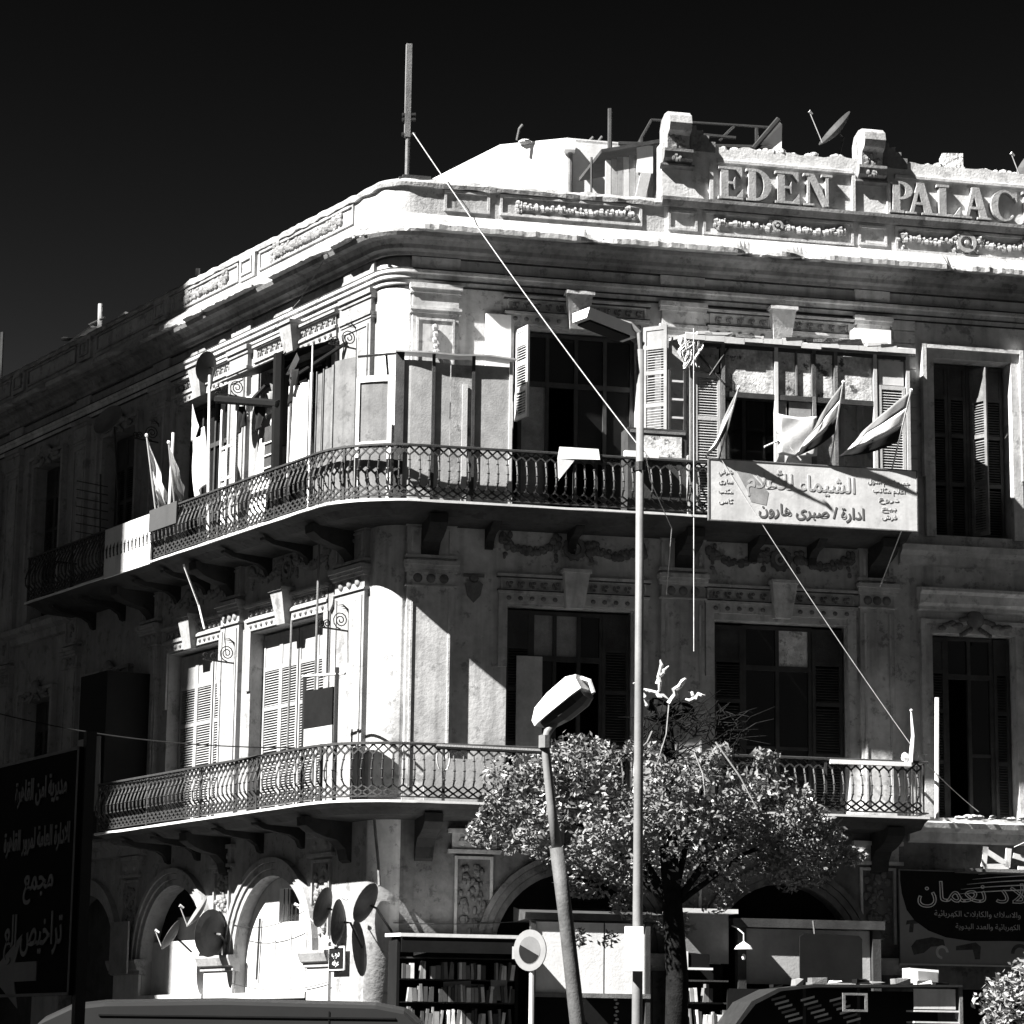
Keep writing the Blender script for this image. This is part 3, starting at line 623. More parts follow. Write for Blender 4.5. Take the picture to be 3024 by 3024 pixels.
def writing(txt, org, ex, ez, size, mat, parent, align='CENTER', bold=0., outline=0., name='lettering', width=None, shear=0):
    cu = bpy.data.curves.new('t', 'FONT'); cu.body = arab(txt); cu.size = size; cu.align_x = align; cu.offset = bold; cu.shear = shear
    cu.resolution_u = 4; cu.extrude = .003
    if outline: cu.fill_mode = 'NONE'; cu.bevel_depth = outline; cu.bevel_resolution = 0
    t = bpy.data.objects.new('t', cu); link(t)
    me = bpy.data.meshes.new_from_object(t.evaluated_get(bpy.context.evaluated_depsgraph_get())); COL.objects.unlink(t); bpy.data.objects.remove(t)
    if width:
        xs = [v.co.x for v in me.vertices]; k = width/(max(xs)-min(xs)) if xs else 1
        for v in me.vertices: v.co.x *= k
    me.name = name; me.materials.clear(); me.materials.append(mat)
    o = bpy.data.objects.new(name, me); link(o); WL[o] = Vector(org); o.parent = parent
    en = ex.cross(ez)
    o.matrix_local = Matrix.Translation(Vector(org)-WL[parent]) @ Matrix((ex, ez, en)).transposed().to_4x4()
    return o

# ------------------------------------------------------------------ iron scroll arms on the left front
def spiral(b, s, oc, zc, r, turns=2.1, start=0., sg=1, th=.012):
    pts = [(s, oc+sg*r*(1-.85*k/26)*cos(start+turns*2*pi*k/26), zc+r*(1-.85*k/26)*sin(start+turns*2*pi*k/26)) for k in range(27)]
    b.tube(pts, th, 5)
def scroll_arm(fr, s, z, ln, par, big=.17):
    b = MB(fr); b.tube([(s, 0, z), (s, ln, z+.03)], .018, 6); b.tube([(s, .03, z-.5), (s, .03, z+.45)], .02, 6); A = b.build('iron_arm', iron, par)
    q = MB(fr); spiral(q, s, .26, z+big+.03, big, 2.3, -pi/2); q.build('scroll', iron, A)
    q = MB(fr); spiral(q, s, .26+big+.12, z+.11, .09, 1.8, -pi/2); q.build('scroll', iron, A)
    q = MB(fr); spiral(q, s, ln-.04, z+.11, .07, 1.6, -pi/2, -1); q.build('scroll', iron, A)
    q = MB(fr)
    for k in range(3): q.tube([(s, .06, z+.3+.05*k), (s, .14+.04*k, z+.44+.03*k), (s, .24+.05*k, z+.42+.03*k)], [.012, .014, .004], 5)
    q.build('leaf_spray', iron, A)
for s, z, ln in ((1.15, 9.46, .72), (5.9, 9.38, .8), (1.1, 14.98, .7), (5.85, 14.95, .75), (9.95, 14.75, .7)): scroll_arm(FL, s, z, ln, BD)

# ------------------------------------------------------------------ roof: mast, stair house, shed, frames
T_ = thing('antenna_mast', FR(.3, -.1, 18.1), 'tall weathered wooden mast standing on the rounded parapet corner', 'mast')
b = MB(FR); b.tube([(.30, -.1, 18.05), (.30, -.1, 19.6)], .045, 8); b.build('lower_pole', wood_grey, T_)
b = MB(FR); b.hexa([(a, o_, z) for a in (.23, .34) for o_ in (-.15, -.05) for z in (19.05, 20.96)]); b.build('upper_plank', wood_grey, T_)
for z in (19.1, 19.4, 19.5): b = MB(FR); b.tube([(.18, -.1, z), (.44, -.08, z+.02)], .04, 6); b.build('lashing', iron, T_)
b = MB(FR); b.box(.12, .9, -.22, .06, 18.13, 18.2); b.box(.2, .75, -.2, .02, 18.2, 18.26); b.build('base_plank', wood_dark, T_)

H1, H2 = Vector((-.36, 56.4, 0)), Vector((1.1, 55.9, 0))
hb = thing('stair_house', H1, 'whitewashed stair house rising behind the rounded parapet', 'roof building')
A0 = H1+dL*9; C1 = H2+dR*7
def wallseg(p, q, z0, z1, nm, mat, par, cap=True):
    b = MB(); b.add([(p.x, p.y, z0), (q.x, q.y, z0), (q.x, q.y, z1), (p.x, p.y, z1)], [(0, 1, 2, 3)]); b.build(nm, mat, par)
for p, q in ((A0, H1), (H1, H2), (H2, C1)): wallseg(p, q, 17.2, 21.02 if q is not C1 else 21.05, 'wall', whitewash, hb)
b = MB(); fp = [A0, H1, H2, C1, C1-nR*5, A0-nL*5]
b.add([(p.x, p.y, 21.0) for p in fp]+[(p.x, p.y, 21.08) for p in fp], [tuple(range(6)), tuple(range(6, 12))]+[(i, (i+1) % 6, (i+1) % 6+6, i+6) for i in range(6)]); b.build('roof', whitewash, hb)
b = MB(); p = H2+dR*.05+nR*.05; b.tube([(p.x, p.y, 18), (p.x, p.y, 20.7), (p.x-.02, p.y-.12, 20.85)], .05, 7); b.build('drainpipe', wood_grey, hb)
b = MB(); p = H2+nR*.1; b.box(p.x-.1, p.x+.14, p.y-.2, p.y+.1, 20.72, 20.95); b.build('gutter_box', whitewash, hb)
b = MB(); 
for x, y, h in ((-.0, 56.0, .3), (1.55, 56.6, .25), (1.75, 56.7, .3)):
    q = MB(); q.tube([(x, y, 21.05), (x+.05, y, 21.1+h*.7), (x+.12, y, 21.1+h)], .03, 5); q.build('rebar', iron, hb)
q = MB(); q.ball((.18, 56.2, 21.08), .1, 1.5, 1, .6, 8, 5); q.build('rubble_heap', rubble, hb)
sp = thing('roof_pole', FR(4.1, -1.2, 17.2), 'thin dark pole standing behind the low parapet', 'pole'); b = MB(FR); b.tube([(4.25, -1.2, 17.2), (4.25, -1.2, 19.35)], .025, 5); b.build('pole', iron, sp)
b = MB(FR); b.tube([(5.25, -3.6, 17.2), (5.25, -3.6, 21.3)], .05, 6); b.build('roof_post', wood_dark, None, label='dark timber post beside the white stair house', cat='post')

SH = thing('roof_shed', FR(4.7, -2.4, 17.2), 'rickety shed of upright pale boards left of the name block', 'shed')
fr = lambda a, o, c: Vector((1.84, 53.5, 0))+a*dR+o*nR+c*Z
for i in range(9):
    b = MB(fr); x = i*.128; b.box(x, x+.112, -.02, .02, 17.3, 19.78+i*.035+random.uniform(-.02, .02)); b.build('board', ply if i % 3 else off, SH)
b = MB(fr); b.hexa([(a, o_, c+(.36 if a > 0 else 0)) for a in (-.12, 1.25) for o_ in (-1.8, .12) for c in (19.88, 19.96)]); b.build('roof_sheet', wood_dark, SH)
b = MB(fr); b.box(.66, 1.0, .03, .06, 19.55, 20.15); b.build('patch', white, SH)
b = MB(fr); b.hexa([(a+(.12 if c > 19.3 else 0), o_, c) for a in (.62, .84) for o_ in (.03, .07) for c in (19.0, 19.55)]); b.build('loose_board', wood_pale, SH)
b = MB(fr); b.box(1.02, 1.2, -.05, .02, 17.3, 20.2); b.build('corner_post', ply, SH)
b = MB(fr); b.box(-.1, 1.2, -1.8, -1.75, 17.3, 19.6); b.build('back_wall', wood_dark, SH)

PF = thing('roof_pergola', Vector((4, 56, 17.2)), 'skeletal dark frame of thin bars above the letters EDEN', 'pergola')
def bar(p, q, r, nm, mat, par): b = MB(); b.tube([p, q], r, 6); return b.build(nm, mat, par)
for p, q, r in (((2.71, 56, 21.15), (2.92, 56, 21.55), .03), ((2.92, 56, 21.55), (5.5, 56, 21.41), .03), ((4.71, 56, 21.43), (4.4, 56, 21.1), .03), ((2.2, 56, 21.0), (5.5, 56, 20.95), .05),
                ((2.92, 56, 21.55), (2.7, 57.6, 21.55), .03), ((5.5, 56, 21.41), (5.3, 57.6, 21.41), .03), ((2.71, 56, 21.15), (2.7, 56, 17.2), .04), ((5.2, 56, 21.4), (5.2, 56, 17.2), .04), ((4.05, 56, 21.22), (4.75, 56, 21.16), .04)):
    bar(p, q, r, 'bar', iron, PF)
b = MB(); b.add([(5.15, 56, 20.9), (5.69, 56, 21.56), (5.76, 56.05, 21.5), (5.74, 56.05, 20.85)]+[(5.05, 57.3, 20.9), (5.6, 57.3, 21.56), (5.66, 57.3, 21.5), (5.64, 57.3, 20.85)], [(0, 1, 2, 3), (4, 5, 6, 7), (0, 1, 5, 4), (1, 2, 6, 5), (2, 3, 7, 6), (0, 3, 7, 4)])
WH = thing('solar_heater', Vector((5.4, 56.5, 17.2)), 'tilted white sided water heater panel behind the letters', 'solar heater')
b.build('side_panel', white, WH); b = MB(); b.tube([(5.13, 55.98, 20.92), (5.68, 55.98, 21.6)], .06, 6); b.build('frame_rail', iron, WH)
for x in (5.2, 5.65): bar((x, 56.6, 17.2), (x, 56.6, 20.95), .05, 'leg', iron, WH)

def dish(loc, nrm, dia, mat, label, cat='satellite dish', group='satellite dishes', foot=None, feed=True, lat=.14, arm_len=.62):
    n = Vector(nrm).normalized(); u = n.cross(Z).normalized(); v = u.cross(n); L = Vector(loc)
    T0 = thing('satellite_dish', L-Z*dia*.6, label, cat, group); b = MB(); ps = [L-n*lat*dia*.0]; ps = [tuple(L)]; fs = []; N = 20
    for k in (1, 2, 3, 4):
        r = dia/2*k/4
        ps += [tuple(L+u*r*cos(2*pi*j/N)*.93+v*r*sin(2*pi*j/N)+n*lat*dia*(k/4)**2) for j in range(N)]
    fs += [(0, 1+j, 1+(j+1) % N) for j in range(N)]
    for k in (0, 1, 2): fs += [(1+k*N+j, 1+(k+1)*N+j, 1+(k+1)*N+(j+1) % N, 1+k*N+(j+1) % N) for j in range(N)]
    b.add(ps, fs, True); b.build('reflector', mat, T0, False, solid=.012, recalc=False)
    if feed:
        f = L+n*dia*arm_len-v*dia*.12; e = L-v*dia*.47+n*lat*dia
        b = MB(); b.tube([tuple(e), tuple(f)], .012, 5); b.build('feed_arm', steel, T0)
        b = MB(); b.tube([tuple(f), tuple(f-n*.1)], [.035, .02], 7); b.build('feed_horn', white, T0)
    ft = Vector(foot) if foot else L-n*.25-Z*dia*.55
    b = MB(); b.tube([tuple(L-n*.02), tuple(L-n*.14), tuple(ft)], .022, 6); b.build('mount', iron, T0)
    return T0
dish_dark = M('dish_shade', .035, .6, .25, 3, .2, .05, 30)  # dish colour darkened to look shaded even where the sun hits
dish((7.0, 56.1, 21.35), (-.75, -.25, .62), 1.0, dish_dark, 'satellite dish seen edge on above the gap between EDEN and PALACE', foot=(6.9, 56.3, 20.3), arm_len=.8)
dish((11.25, 56.2, 20.7), (-.8, -.3, .5), 1.0, dish_dark, 'dark satellite dish on the roof at the right edge of the picture', foot=(11.2, 56.4, 19.5), arm_len=.6)
b = MB(); b.box(9.15, 9.6, 55.6, 56.0, 19.0, 20.74); b.build('chimney_stub', rubble, None, label='low dark chimney stub behind the letters PALACE', cat='chimney')
# left front roofline
b = MB(FL); b.tube([(14.3, -.3, 17.2), (14.36, -.3, 19.0)], .05, 6); X = thing('roof_cross_post', FL(14.3, -.3, 17.2), 'sunlit post with crossbar on the left roofline', 'post'); b.build('post', whitewash, X)
b = MB(FL); b.tube([(14.95, -.3, 18.62), (14.05, -.3, 18.6)], .03, 6); b.build('crossbar', wood_dark, X)
b = MB(FL); b.hexa([(a, o_, z) for a, zz in ((16.0, 18.3), (14.4, 18.45)) for o_ in (-.5, -.1) for z in (zz-.05, zz)]); b.build('roof_sheet', off, None, label='bright loose sheet lying on the left parapet', cat='sheet')
b = MB(FL); b.hexa([(a, o_, z) for a, zz in ((14.2, 18.22), (12.7, 18.4)) for o_ in (-.5, -.2) for z in (zz-.04, zz+.02)]); b.build('roof_plank', off, None, label='slanting plank right of the sunlit roof post', cat='plank')
b = MB(FL); b.tube([(16.3, -.2, 18.55), (15.0, -.2, 18.22)], .05, 6); b.build('fallen_pole', wood_dark, None, label='short dark pole lying left of the sunlit roof post', cat='pole')
b = MB(FL); b.tube([(20.45, -.3, 17.2), (20.5, -.3, 19.65)], .05, 6); b.build('chimney_pipe', iron, None, label='black pipe at the far left end of the roofline', cat='pipe')
b = MB(FL); b.tube([(9.1, -.3, 17.2), (9.1, -.3, 18.6)], .05, 6); b.build('roof_stub', iron, None, label='short black stub on the left parapet between the carved panels', cat='post')
b = MB(FL); b.ball((6.2, -.2, 18.15), .14, 1, 1, 1.1, 8, 5); b.build('roof_cap_stone', wood_dark, None, label='small round dark cap on the left parapet', cat='cap')

# ------------------------------------------------------------------ upper balcony: partition of boards round the corner
PT = thing('balcony_partition', FP(.3, 1., 11.62), 'tall partition of pale boards standing on the upper balcony round the corner', 'partition')
def pboard(t0, t1, z1, z0=11.64, o=1.02, mat=ply, nm='board', th=.025):
    b = MB(FP); n = 4; ps = []
    for i in range(n+1):
        t = t0+(t1-t0)*i/n
        for oo in (o, o-th):
            for z in (z0, z1): ps.append((t, oo, z))
    fs = []
    for i in range(n):
        a = i*4; fs += [(a, a+1, a+5, a+4), (a+2, a+3, a+7, a+6), (a, a+2, a+6, a+4), (a+1, a+3, a+7, a+5)]
    fs += [(0, 1, 3, 2), (n*4, n*4+1, n*4+3, n*4+2)]
    b.add(ps, fs); return b.build(nm, mat, PT)
pboard(-.86, -.62, 14.3, mat=ply_l); pboard(-.58, -.33, 14.34, mat=ply_l); pboard(-.31, -.1, 14.42, mat=ply_l)
pboard(-.075, .17, 13.98, mat=ply_l); 
for t in (-.87, -.6, -.32): pboard(t-.012, t+.012, 14.36, o=1.045, mat=wood_grey, nm='batten')
for t0, t1, z0, z1 in ((-.08, -.055, 11.64, 14.0), (.15, .18, 11.64, 14.0), (-.08, .18, 13.9, 14.02), (-.08, .18, 12.68, 12.76)): pboard(t0, t1, z1, z0, 1.05, off, 'door_frame')
pboard(.21, .6, 14.32, mat=ply); pboard(.64, .95, 14.3, mat=ply); pboard(.97, 1.38, 14.28, mat=ply_dark); pboard(1.42, 2.08, 14.3, mat=ply)
for t0, t1 in ((.2, .26), (.6, .66), (1.36, 1.42)): pboard(t0, t1, 14.46, o=1.06, mat=wood_dark, nm='batten')
pboard(1.18, 1.28, 13.9, o=1.06, mat=wood_pale, nm='batten'); pboard(2.08, 2.14, 14.4, o=1.05, mat=off, nm='batten')
b = MB(FP)
pts = [(.2, 14.46), (.5, 14.46), (.8, 14.45), (1.1, 14.44), (1.4, 14.46), (1.7, 14.47), (2.2, 14.43)]
b.add([(t, o_, z+(.0 if o_ > .5 else .12)) for t, z in pts for o_ in (1.14, .35)], [(2*i, 2*i+2, 2*i+3, 2*i+1) for i in range(len(pts)-1)]); b.build('roof_sheet', off, PT, solid=.03)
b = MB(FP); b.tube([(.12, .7, 14.0), (.12, .9, 14.46)], .025, 5); b.tube([(-.1, .95, 14.44), (.2, 1.0, 14.44)], .025, 5); b.build('prop', iron, PT)
# white board hung against the wall right of the partition
b = MB(FR); b.box(1.86, 2.36, .05, .09, 14.2, 15.58); b.build('wall_board', white, None, label='white board on the wall above the corner partition', cat='board')
# plaster figure and wires on the corner pilaster
b = MB(FR)
for k in range(5): b.ball((.86+.02*(k % 2), .16, 15.2-.12*k), .085-.008*k, .8, .7, 1, 6, 4)
b.build('wall_ornament', carved, BD)

# curtain, leaning sheets and timber frame further left on the upper balcony
def cloth(fn, nm, mat, label, cat, group=None, nu=14, nv=8):
    b = MB(); b.sheet(fn, nu, nv); return b.build(nm, mat, None, True, label, cat, group, solid=.006, recalc=False)
cloth(lambda u, v: FP(-1.86+.68*v-.1*u*(1-v), 1.0+.05*sin(v*14), 14.26-1.6*u), 'hanging_sheet', cloth_w, 'pale sheet hanging between poles left of the corner boards', 'cloth')
b = MB(FP); b.box(-2.02, -1.98, .98, 1.03, 11.62, 14.3); b.box(-1.16, -1.12, .98, 1.03, 11.62, 14.4); b.build('sheet_poles', off, None, label='two pale uprights holding the hanging sheet', cat='poles')
b = MB(FP); b.hexa([(t, o_+(0 if z < 13 else -.25), z) for t in (-3.55, -2.85) for o_ in (1.05, 1.09) for z in (11.64, 13.56)]); b.build('leaning_board', off, None, label='blank pale board leaning on the left run of the upper railing', cat='board')
b = MB(FP); b.hexa([(t, o_+(0 if z < 13 else -.5), z) for t in (-4.4, -3.0) for o_ in (.75, .79) for z in (11.64, 14.0)]); b.build('dark_tarpaulin', M('tarpaulin', .008, .8, .4, 2, 0, .4, 8), None, label='dark tarpaulin propped behind the blank leaning board', cat='tarpaulin')
b = MB(FL); b.hexa([(a, o_, z+(.0 if o_ > .5 else .34)) for a in (1.95, 5.25) for o_ in (.95, .04) for z in (15.02, 15.05)]); b.build('awning', black, None, label='black awning sheet under the window head left of the corner', cat='awning')
for k, (t, z, w_, h_, m) in enumerate(((-4.15, 14.3, .3, .55, cloth_k), (-3.8, 14.45, .22, .4, cloth_w), (-3.45, 14.2, .34, .6, cloth_k), (-2.95, 14.35, .26, .5, cloth_r), (-2.0, 14.6, .3, .7, cloth_k))):
    cloth(lambda u, v: FP(t+w_*v+.03*sin(5*u), 1.02+.04*sin(8*v+3*u+k), z-h_*u*(1-.25*v)), 'washing', m, '%s piece of washing from the left on the upper balcony, left run' % ('first', 'second', 'third', 'fourth', 'fifth')[k], 'washing', 'washing on the upper balcony')
TF = thing('timber_frame', FP(-3.6, 1.1, 11.62), 'black timber frame with a long beam above the left run of the upper railing', 'frame')  # an open frame of beams and uprights
for p, q, r in (((-4.9, 1.15, 14.6), (-2.2, 1.15, 13.97), .085), ((-2.25, 1.12, 11.62), (-2.3, 1.12, 15.0), .11), ((-2.6, .6, 11.62), (-2.62, .6, 14.9), .1), ((-2.45, 1.0, 13.2), (-2.4, 1.0, 14.6), .16), ((-2.3, 1.12, 14.9), (-3.4, .2, 15.3), .05), ((-2.3, 1.1, 14.0), (-3.5, .3, 14.7), .05), ((-2.2, .9, 14.5), (-1.4, .1, 15.2), .04), ((-3.4, 1.1, 14.3), (-3.5, .2, 15.3), .05)):
    b = MB(FP); b.tube([p, q], r, 6); b.build('beam', black, TF)
for t, z1 in ((-4.9, 14.62), (-4.62, 13.6), (-4.25, 14.5)):
    b = MB(FP); b.box(t, t+.07, 1.0, 1.06, 11.62, z1); b.build('upright', off, TF)
for z in (12.9, 13.55): b = MB(FP); b.box(-4.9, -4.2, 1.01, 1.04, z, z+.05); b.build('rung', off, TF)
for t0, t1, z0, z1 in ((-4.86, -4.64, 12.0, 12.85), (-4.86, -4.64, 12.98, 13.5)): b = MB(FP); b.box(t0, t1, 1.0, 1.02, z0, z1); b.build('panel', white, TF)
rr = random.Random(3)
for k in range(14):
    b = MB(FP); t = -3.2+rr.uniform(-.5, .7); z = rr.uniform(13.6, 14.9); b.hexa([(t+i*rr.uniform(.2, .4), .6+j*.03+rr.uniform(0, .3)*i, z+kk*rr.uniform(.05, .16)+i*rr.uniform(-.2, .3)) for i in (0, 1) for j in (0, 1) for kk in (0, 1)]); b.build('scrap_board', white if k % 3 == 0 else black, TF)
b = MB(FP); b.box(-2.75, -2.4, .85, 1.15, 12.6, 13.6); CB = b.build('shelf_rack', wood_dark, None, label='narrow dark rack with pale shelves behind the upper railing', cat='rack')
for z in (12.75, 13.0, 13.25): b = MB(FP); b.box(-2.77, -2.38, 1.15, 1.18, z, z+.025); b.build('shelf', off, CB)
b = MB(FP); b.ball((-2.55, 1.0, 13.68), .16, .9, .8, 1, 8, 6); b.build('sack', cloth_w, None, label='white sack on top of the narrow dark rack', cat='sack')
cloth(lambda u, v: FP(-6.0+.5*v+.15*u, 1.1+.06*sin(v*9+u*3), 13.9-1.2*u+.25*v), 'striped_cloth', cloth_w, 'pale cloth bunched over the left end of the sunlit railing', 'cloth')
cloth(lambda u, v: FP(-6.15+.35*v*(1-abs(u-.5)), 1.1, 14.75-.8*u-.3*v*(1-u)), 'pennant', M('patterned_cloth', .4, .9, .6, 7, 0, .2, 40), 'patterned pointed pennant beside the left satellite dish', 'pennant')
b = MB(FP); b.tube([(-5.0, 1.2, 11.6), (-5.35, 1.12, 15.2)], .03, 6); b.build('dish_pole', off, None, label='pale pole carrying the upper satellite dish', cat='pole')
dish(FP(-5.42, 1.1, 15.38), Vector((-.8, .55, .25)), .66, dish_dark, 'dark oval satellite dish on a pole above the sunlit railing', foot=tuple(FP(-5.3, 1.12, 14.9)), feed=False)
dish(FP(-10.7, .9, 15.25), Vector((-.5, -.75, .45)), .8, M('dish_grey', .12, .6, .2, 3, 0, .05, 30), 'large round dish in the shade high on the left front', foot=tuple(FP(-10.8, .6, 13.6)), feed=False)
b = MB(FP); b.tube([(-10.8, .6, 13.6), (-10.8, .6, 11.6)], .03, 6); b.build('dish_pole', iron, None, label='dark pole below the large shaded dish', cat='pole')
b = MB(FP); b.tube([(-.68, 1.25, 11.6), (-.68, 1.25, 14.8)], .018, 5); b.build('awning_pole', off, None, label='thin pale pole rising from the upper railing near the corner', cat='pole')
# signs on the upper railing, left run
b = MB(FP); b.box(-9.74, -7.42, 1.3, 1.34, 11.55, 12.62); b.build('railing_banner', off, None, label='blank white banner on the upper railing, half in shade', cat='banner')
b = MB(FP); b.box(-7.4, -6.1, 1.36, 1.4, 12.2, 12.66); b.build('railing_sign', M('grey_board_paint', .055, .7, .1, 2, .1), None, label='small blank grey board hung on the upper railing beside the white banner', cat='sign')
def fishbone():
    A = thing('television_antenna', FP(-10.4, 1.2, 12.4), 'dark comb shaped television antenna on the shaded railing', 'antenna')
    b = MB(FP); b.tube([(-10.25, 1.2, 11.7), (-10.45, 1.2, 14.0)], .02, 5); b.build('boom', iron, A)
    for k in range(7): b = MB(FP); z = 12.6+.19*k; b.tube([(-10.35-.02*k, 1.0, z), (-10.75-.01*k, 1.6, z+.12)], .012, 4); b.build('element', iron, A)
fishbone()

# ------------------------------------------------------------------ flags
def flag(fr, top, bot, hz_, fly0, fly1, label, group, o=1.4, mats=(cloth_r, cloth_w, cloth_k), hoist=.55, wav=.1, seed=0, lean=.25, fo=-.22):
    F = thing('flag', fr(bot[0], o, bot[1]), label, 'flag', group)
    tp = Vector((top[0], o+lean, top[1])); bt = Vector((bot[0], o-.05, bot[1]))
    b = MB(fr); b.tube([tuple(bt), tuple(tp)], .016, 6); b.build('pole', steel, F)
    b = MB(fr); b.ball(tuple(tp), .035, 1, 1, 1.2, 6, 4); b.build('finial', white, F)
    h1 = tp+(bt-tp)*hoist; f0 = Vector((fly0[0], o+fo, fly0[1])); f1 = Vector((fly1[0], o+fo, fly1[1]))
    def pt(u, v):
        a = tp.lerp(h1, v); e = f0.lerp(f1, v); p = a.lerp(e, u); p.z -= (.1*v-.02)*sin(pi*u); p.x -= .03*sin(pi*u)*(1-v); q_ = sin(u*9+v*4+seed*2)+.5*sin(u*17-v*7+seed); p.y += wav*.45*q_*u; p.x += .02*q_*u
        return fr(*p)
    for k in range(3):
        b = MB(); b.sheet(lambda u, v: pt(u, (k+v)/3), 12, 4); b.build('stripe', mats[k], F, True, solid=.006, recalc=False)
G1 = 'flags on the right run of the upper balcony'
flag(FR, (6.33, 13.95), (6.12, 12.64), 0, (6.05, 12.95), (5.86, 12.7), 'tricolour flag hanging limp at the left end of the timber box', G1, hoist=.55, wav=.05, lean=.6, fo=-.04)
flag(FR, (8.4, 14.19), (8.33, 12.63), 0, (7.83, 13.08), (7.57, 12.82), 'tricolour flag blowing left in front of the white cloth panel', G1, seed=1, lean=.6, fo=-.04, hoist=.58)
flag(FR, (9.76, 14.12), (9.56, 12.59), 0, (8.9, 13.28), (8.55, 12.9), 'tricolour flag at the right end of the timber box', G1, seed=2, lean=.6, fo=-.04, hoist=.6)
G2 = 'flags on the left run of the upper balcony'
fl2 = (cloth_w, cloth_w, cloth_r)
flag(FP, (-7.15, 14.2), (-7.2, 12.62), 0, (-7.0, 13.0), (-7.35, 12.4), 'long white flag hanging over the end of the white banner', G2, mats=fl2, hoist=.3, wav=.12)
flag(FP, (-6.06, 13.85), (-6.3, 12.6), 0, (-6.2, 13.0), (-6.4, 12.7), 'small pale flag above the grey railing board', G2, mats=fl2, hoist=.5)
b = MB(FP); b.tube([(-6.66, 1.3, 12.6), (-6.6, 1.3, 14.2)], .03, 6); b.build('bare_flagpole', white, None, label='bare white flagpole between the two pale flags', cat='pole')

# ------------------------------------------------------------------ timber box room on the right run of the upper balcony
BX = thing('timber_box', FR(7.8, 1.2, 11.62), 'patched timber box room built over the upper balcony behind the banner', 'balcony room')
def bb(a0, a1, o0, o1, z0, z1, mat, nm): b = MB(FR); b.box(a0, a1, o0, o1, z0, z1); return b.build(nm, mat, BX)
for a in (5.62, 6.24, 7.3, 8.06, 8.5, 9.3, 9.97): bb(a, a+.07, 1.12, 1.2, 11.62, 15.0, wood_grey if a < 7 else off if a in (7.3,) else wood_pale if a > 9 else wood_grey, 'post')
bb(6.31, 9.3, 1.13, 1.19, 13.97, 14.07, wood_dark, 'lintel'); bb(5.69, 9.97, 1.13, 1.19, 14.94, 15.0, wood_dark, 'lintel')
mott = M('flaking_panel', .55, .85, .6, 2.0, .5, .5, 20, spots=.85)
for a0, a1 in ((6.32, 7.28), (7.38, 7.72), (7.76, 8.04), (8.14, 8.48), (8.58, 9.28)): bb(a0, a1, 1.12, 1.15, 14.08, 14.93, mott, 'upper_panel')
bb(7.73, 7.76, 1.12, 1.19, 14.08, 14.94, wood_grey, 'batten'); bb(8.05, 8.13, 1.12, 1.2, 14.08, 14.94, wood_grey, 'batten')
for a0, a1, m in ((7.38, 8.04, off), (8.13, 8.49, ply_dark)): bb(a0, a1, 1.13, 1.16, 11.65, 13.62, m, 'lower_panel')
bb(7.38, 7.55, 1.13, 1.15, 13.64, 13.96, glass_dull, 'pane'); bb(7.6, 8.04, 1.13, 1.15, 13.64, 13.96, glass_dull, 'pane')
bb(6.3, 9.3, 1.1, 1.2, 12.55, 12.62, wood_pale, 'sill'); bb(5.69, 9.97, 1.1, 1.14, 11.62, 12.5, wood_dark, 'apron')
bb(9.98, 10.03, .02, 1.12, 11.62, 15.0, ply_dark, 'side_wall'); bb(5.6, 5.63, .3, 1.12, 11.62, 12.8, ply_dark, 'side_wall')
bb(9.42, 9.93, 1.13, 1.16, 14.42, 14.9, off, 'upper_panel'); bb(5.72, 6.2, 1.13, 1.15, 14.45, 14.9, ply_dark, 'upper_panel')
for a0, a1, m in ((5.7, 6.22, wood_pale), (9.4, 9.95, wood_pale)):
    SB = BD; BD = BX; shutter(FR, a0, a1, 11.7, 14.4, 1.14, m, (0, .3, .66), False); BD = SB
b = MB(FR); b.hexa([(a, o_, z+(0 if o_ > 1 else .22)-(.0 if a < 8 else .02)) for a in (5.5, 10.12) for o_ in (1.27, .1) for z in (15.06, 15.12)]); b.build('canopy', M('canopy_sheet', .3, .8, .3, 3, .2, .5, 12), BX)
rr = random.Random(17)
for k in range(12):
    a = 5.5+k*.385; h = rr.uniform(-.03, .03); b = MB(FR); b.hexa([(a+i*.4, 1.275+j*.02, 15.02+kk*rr.uniform(.09, .14)+h) for i in (0, 1) for j in (0, 1) for kk in (0, 1)]); b.build('fascia_board', off, BX)
rr = random.Random(11)
for k in range(14):
    a = 5.6+rr.random()*4.2; b = MB(FR); h = rr.uniform(.03, .09); b.hexa([(a+i*rr.uniform(.2, .6), 1.3-j*rr.uniform(.2, .5), 15.13+kk*h+i*rr.uniform(0, .05)) for i in (0, 1) for j in (0, 1) for kk in (0, 1)]); b.build('scrap_lumber', off if k % 2 else wood_dark, BX)
for p, q in (((5.66, 1.2, 14.9), (6.3, 1.2, 14.2)), ((6.4, 1.21, 14.95), (6.0, 1.21, 14.35)), ((7.3, 1.24, 13.35), (7.8, 1.24, 12.8)), ((7.05, 1.3, 13.0), (7.35, 1.25, 13.15))):
    b = MB(FR); b.tube([p, q], .02, 5); b.build('strut', wood_dark if p[0] < 7 else off, BX)
cloth(lambda u, v: FR(7.34+.78*v, 1.25+.012*sin(9*u+7*v), 13.68-.78*u-.04*sin(pi*v)), 'cloth_panel', off, 'creased white cloth pinned on the timber box between its two dark openings', 'cloth')
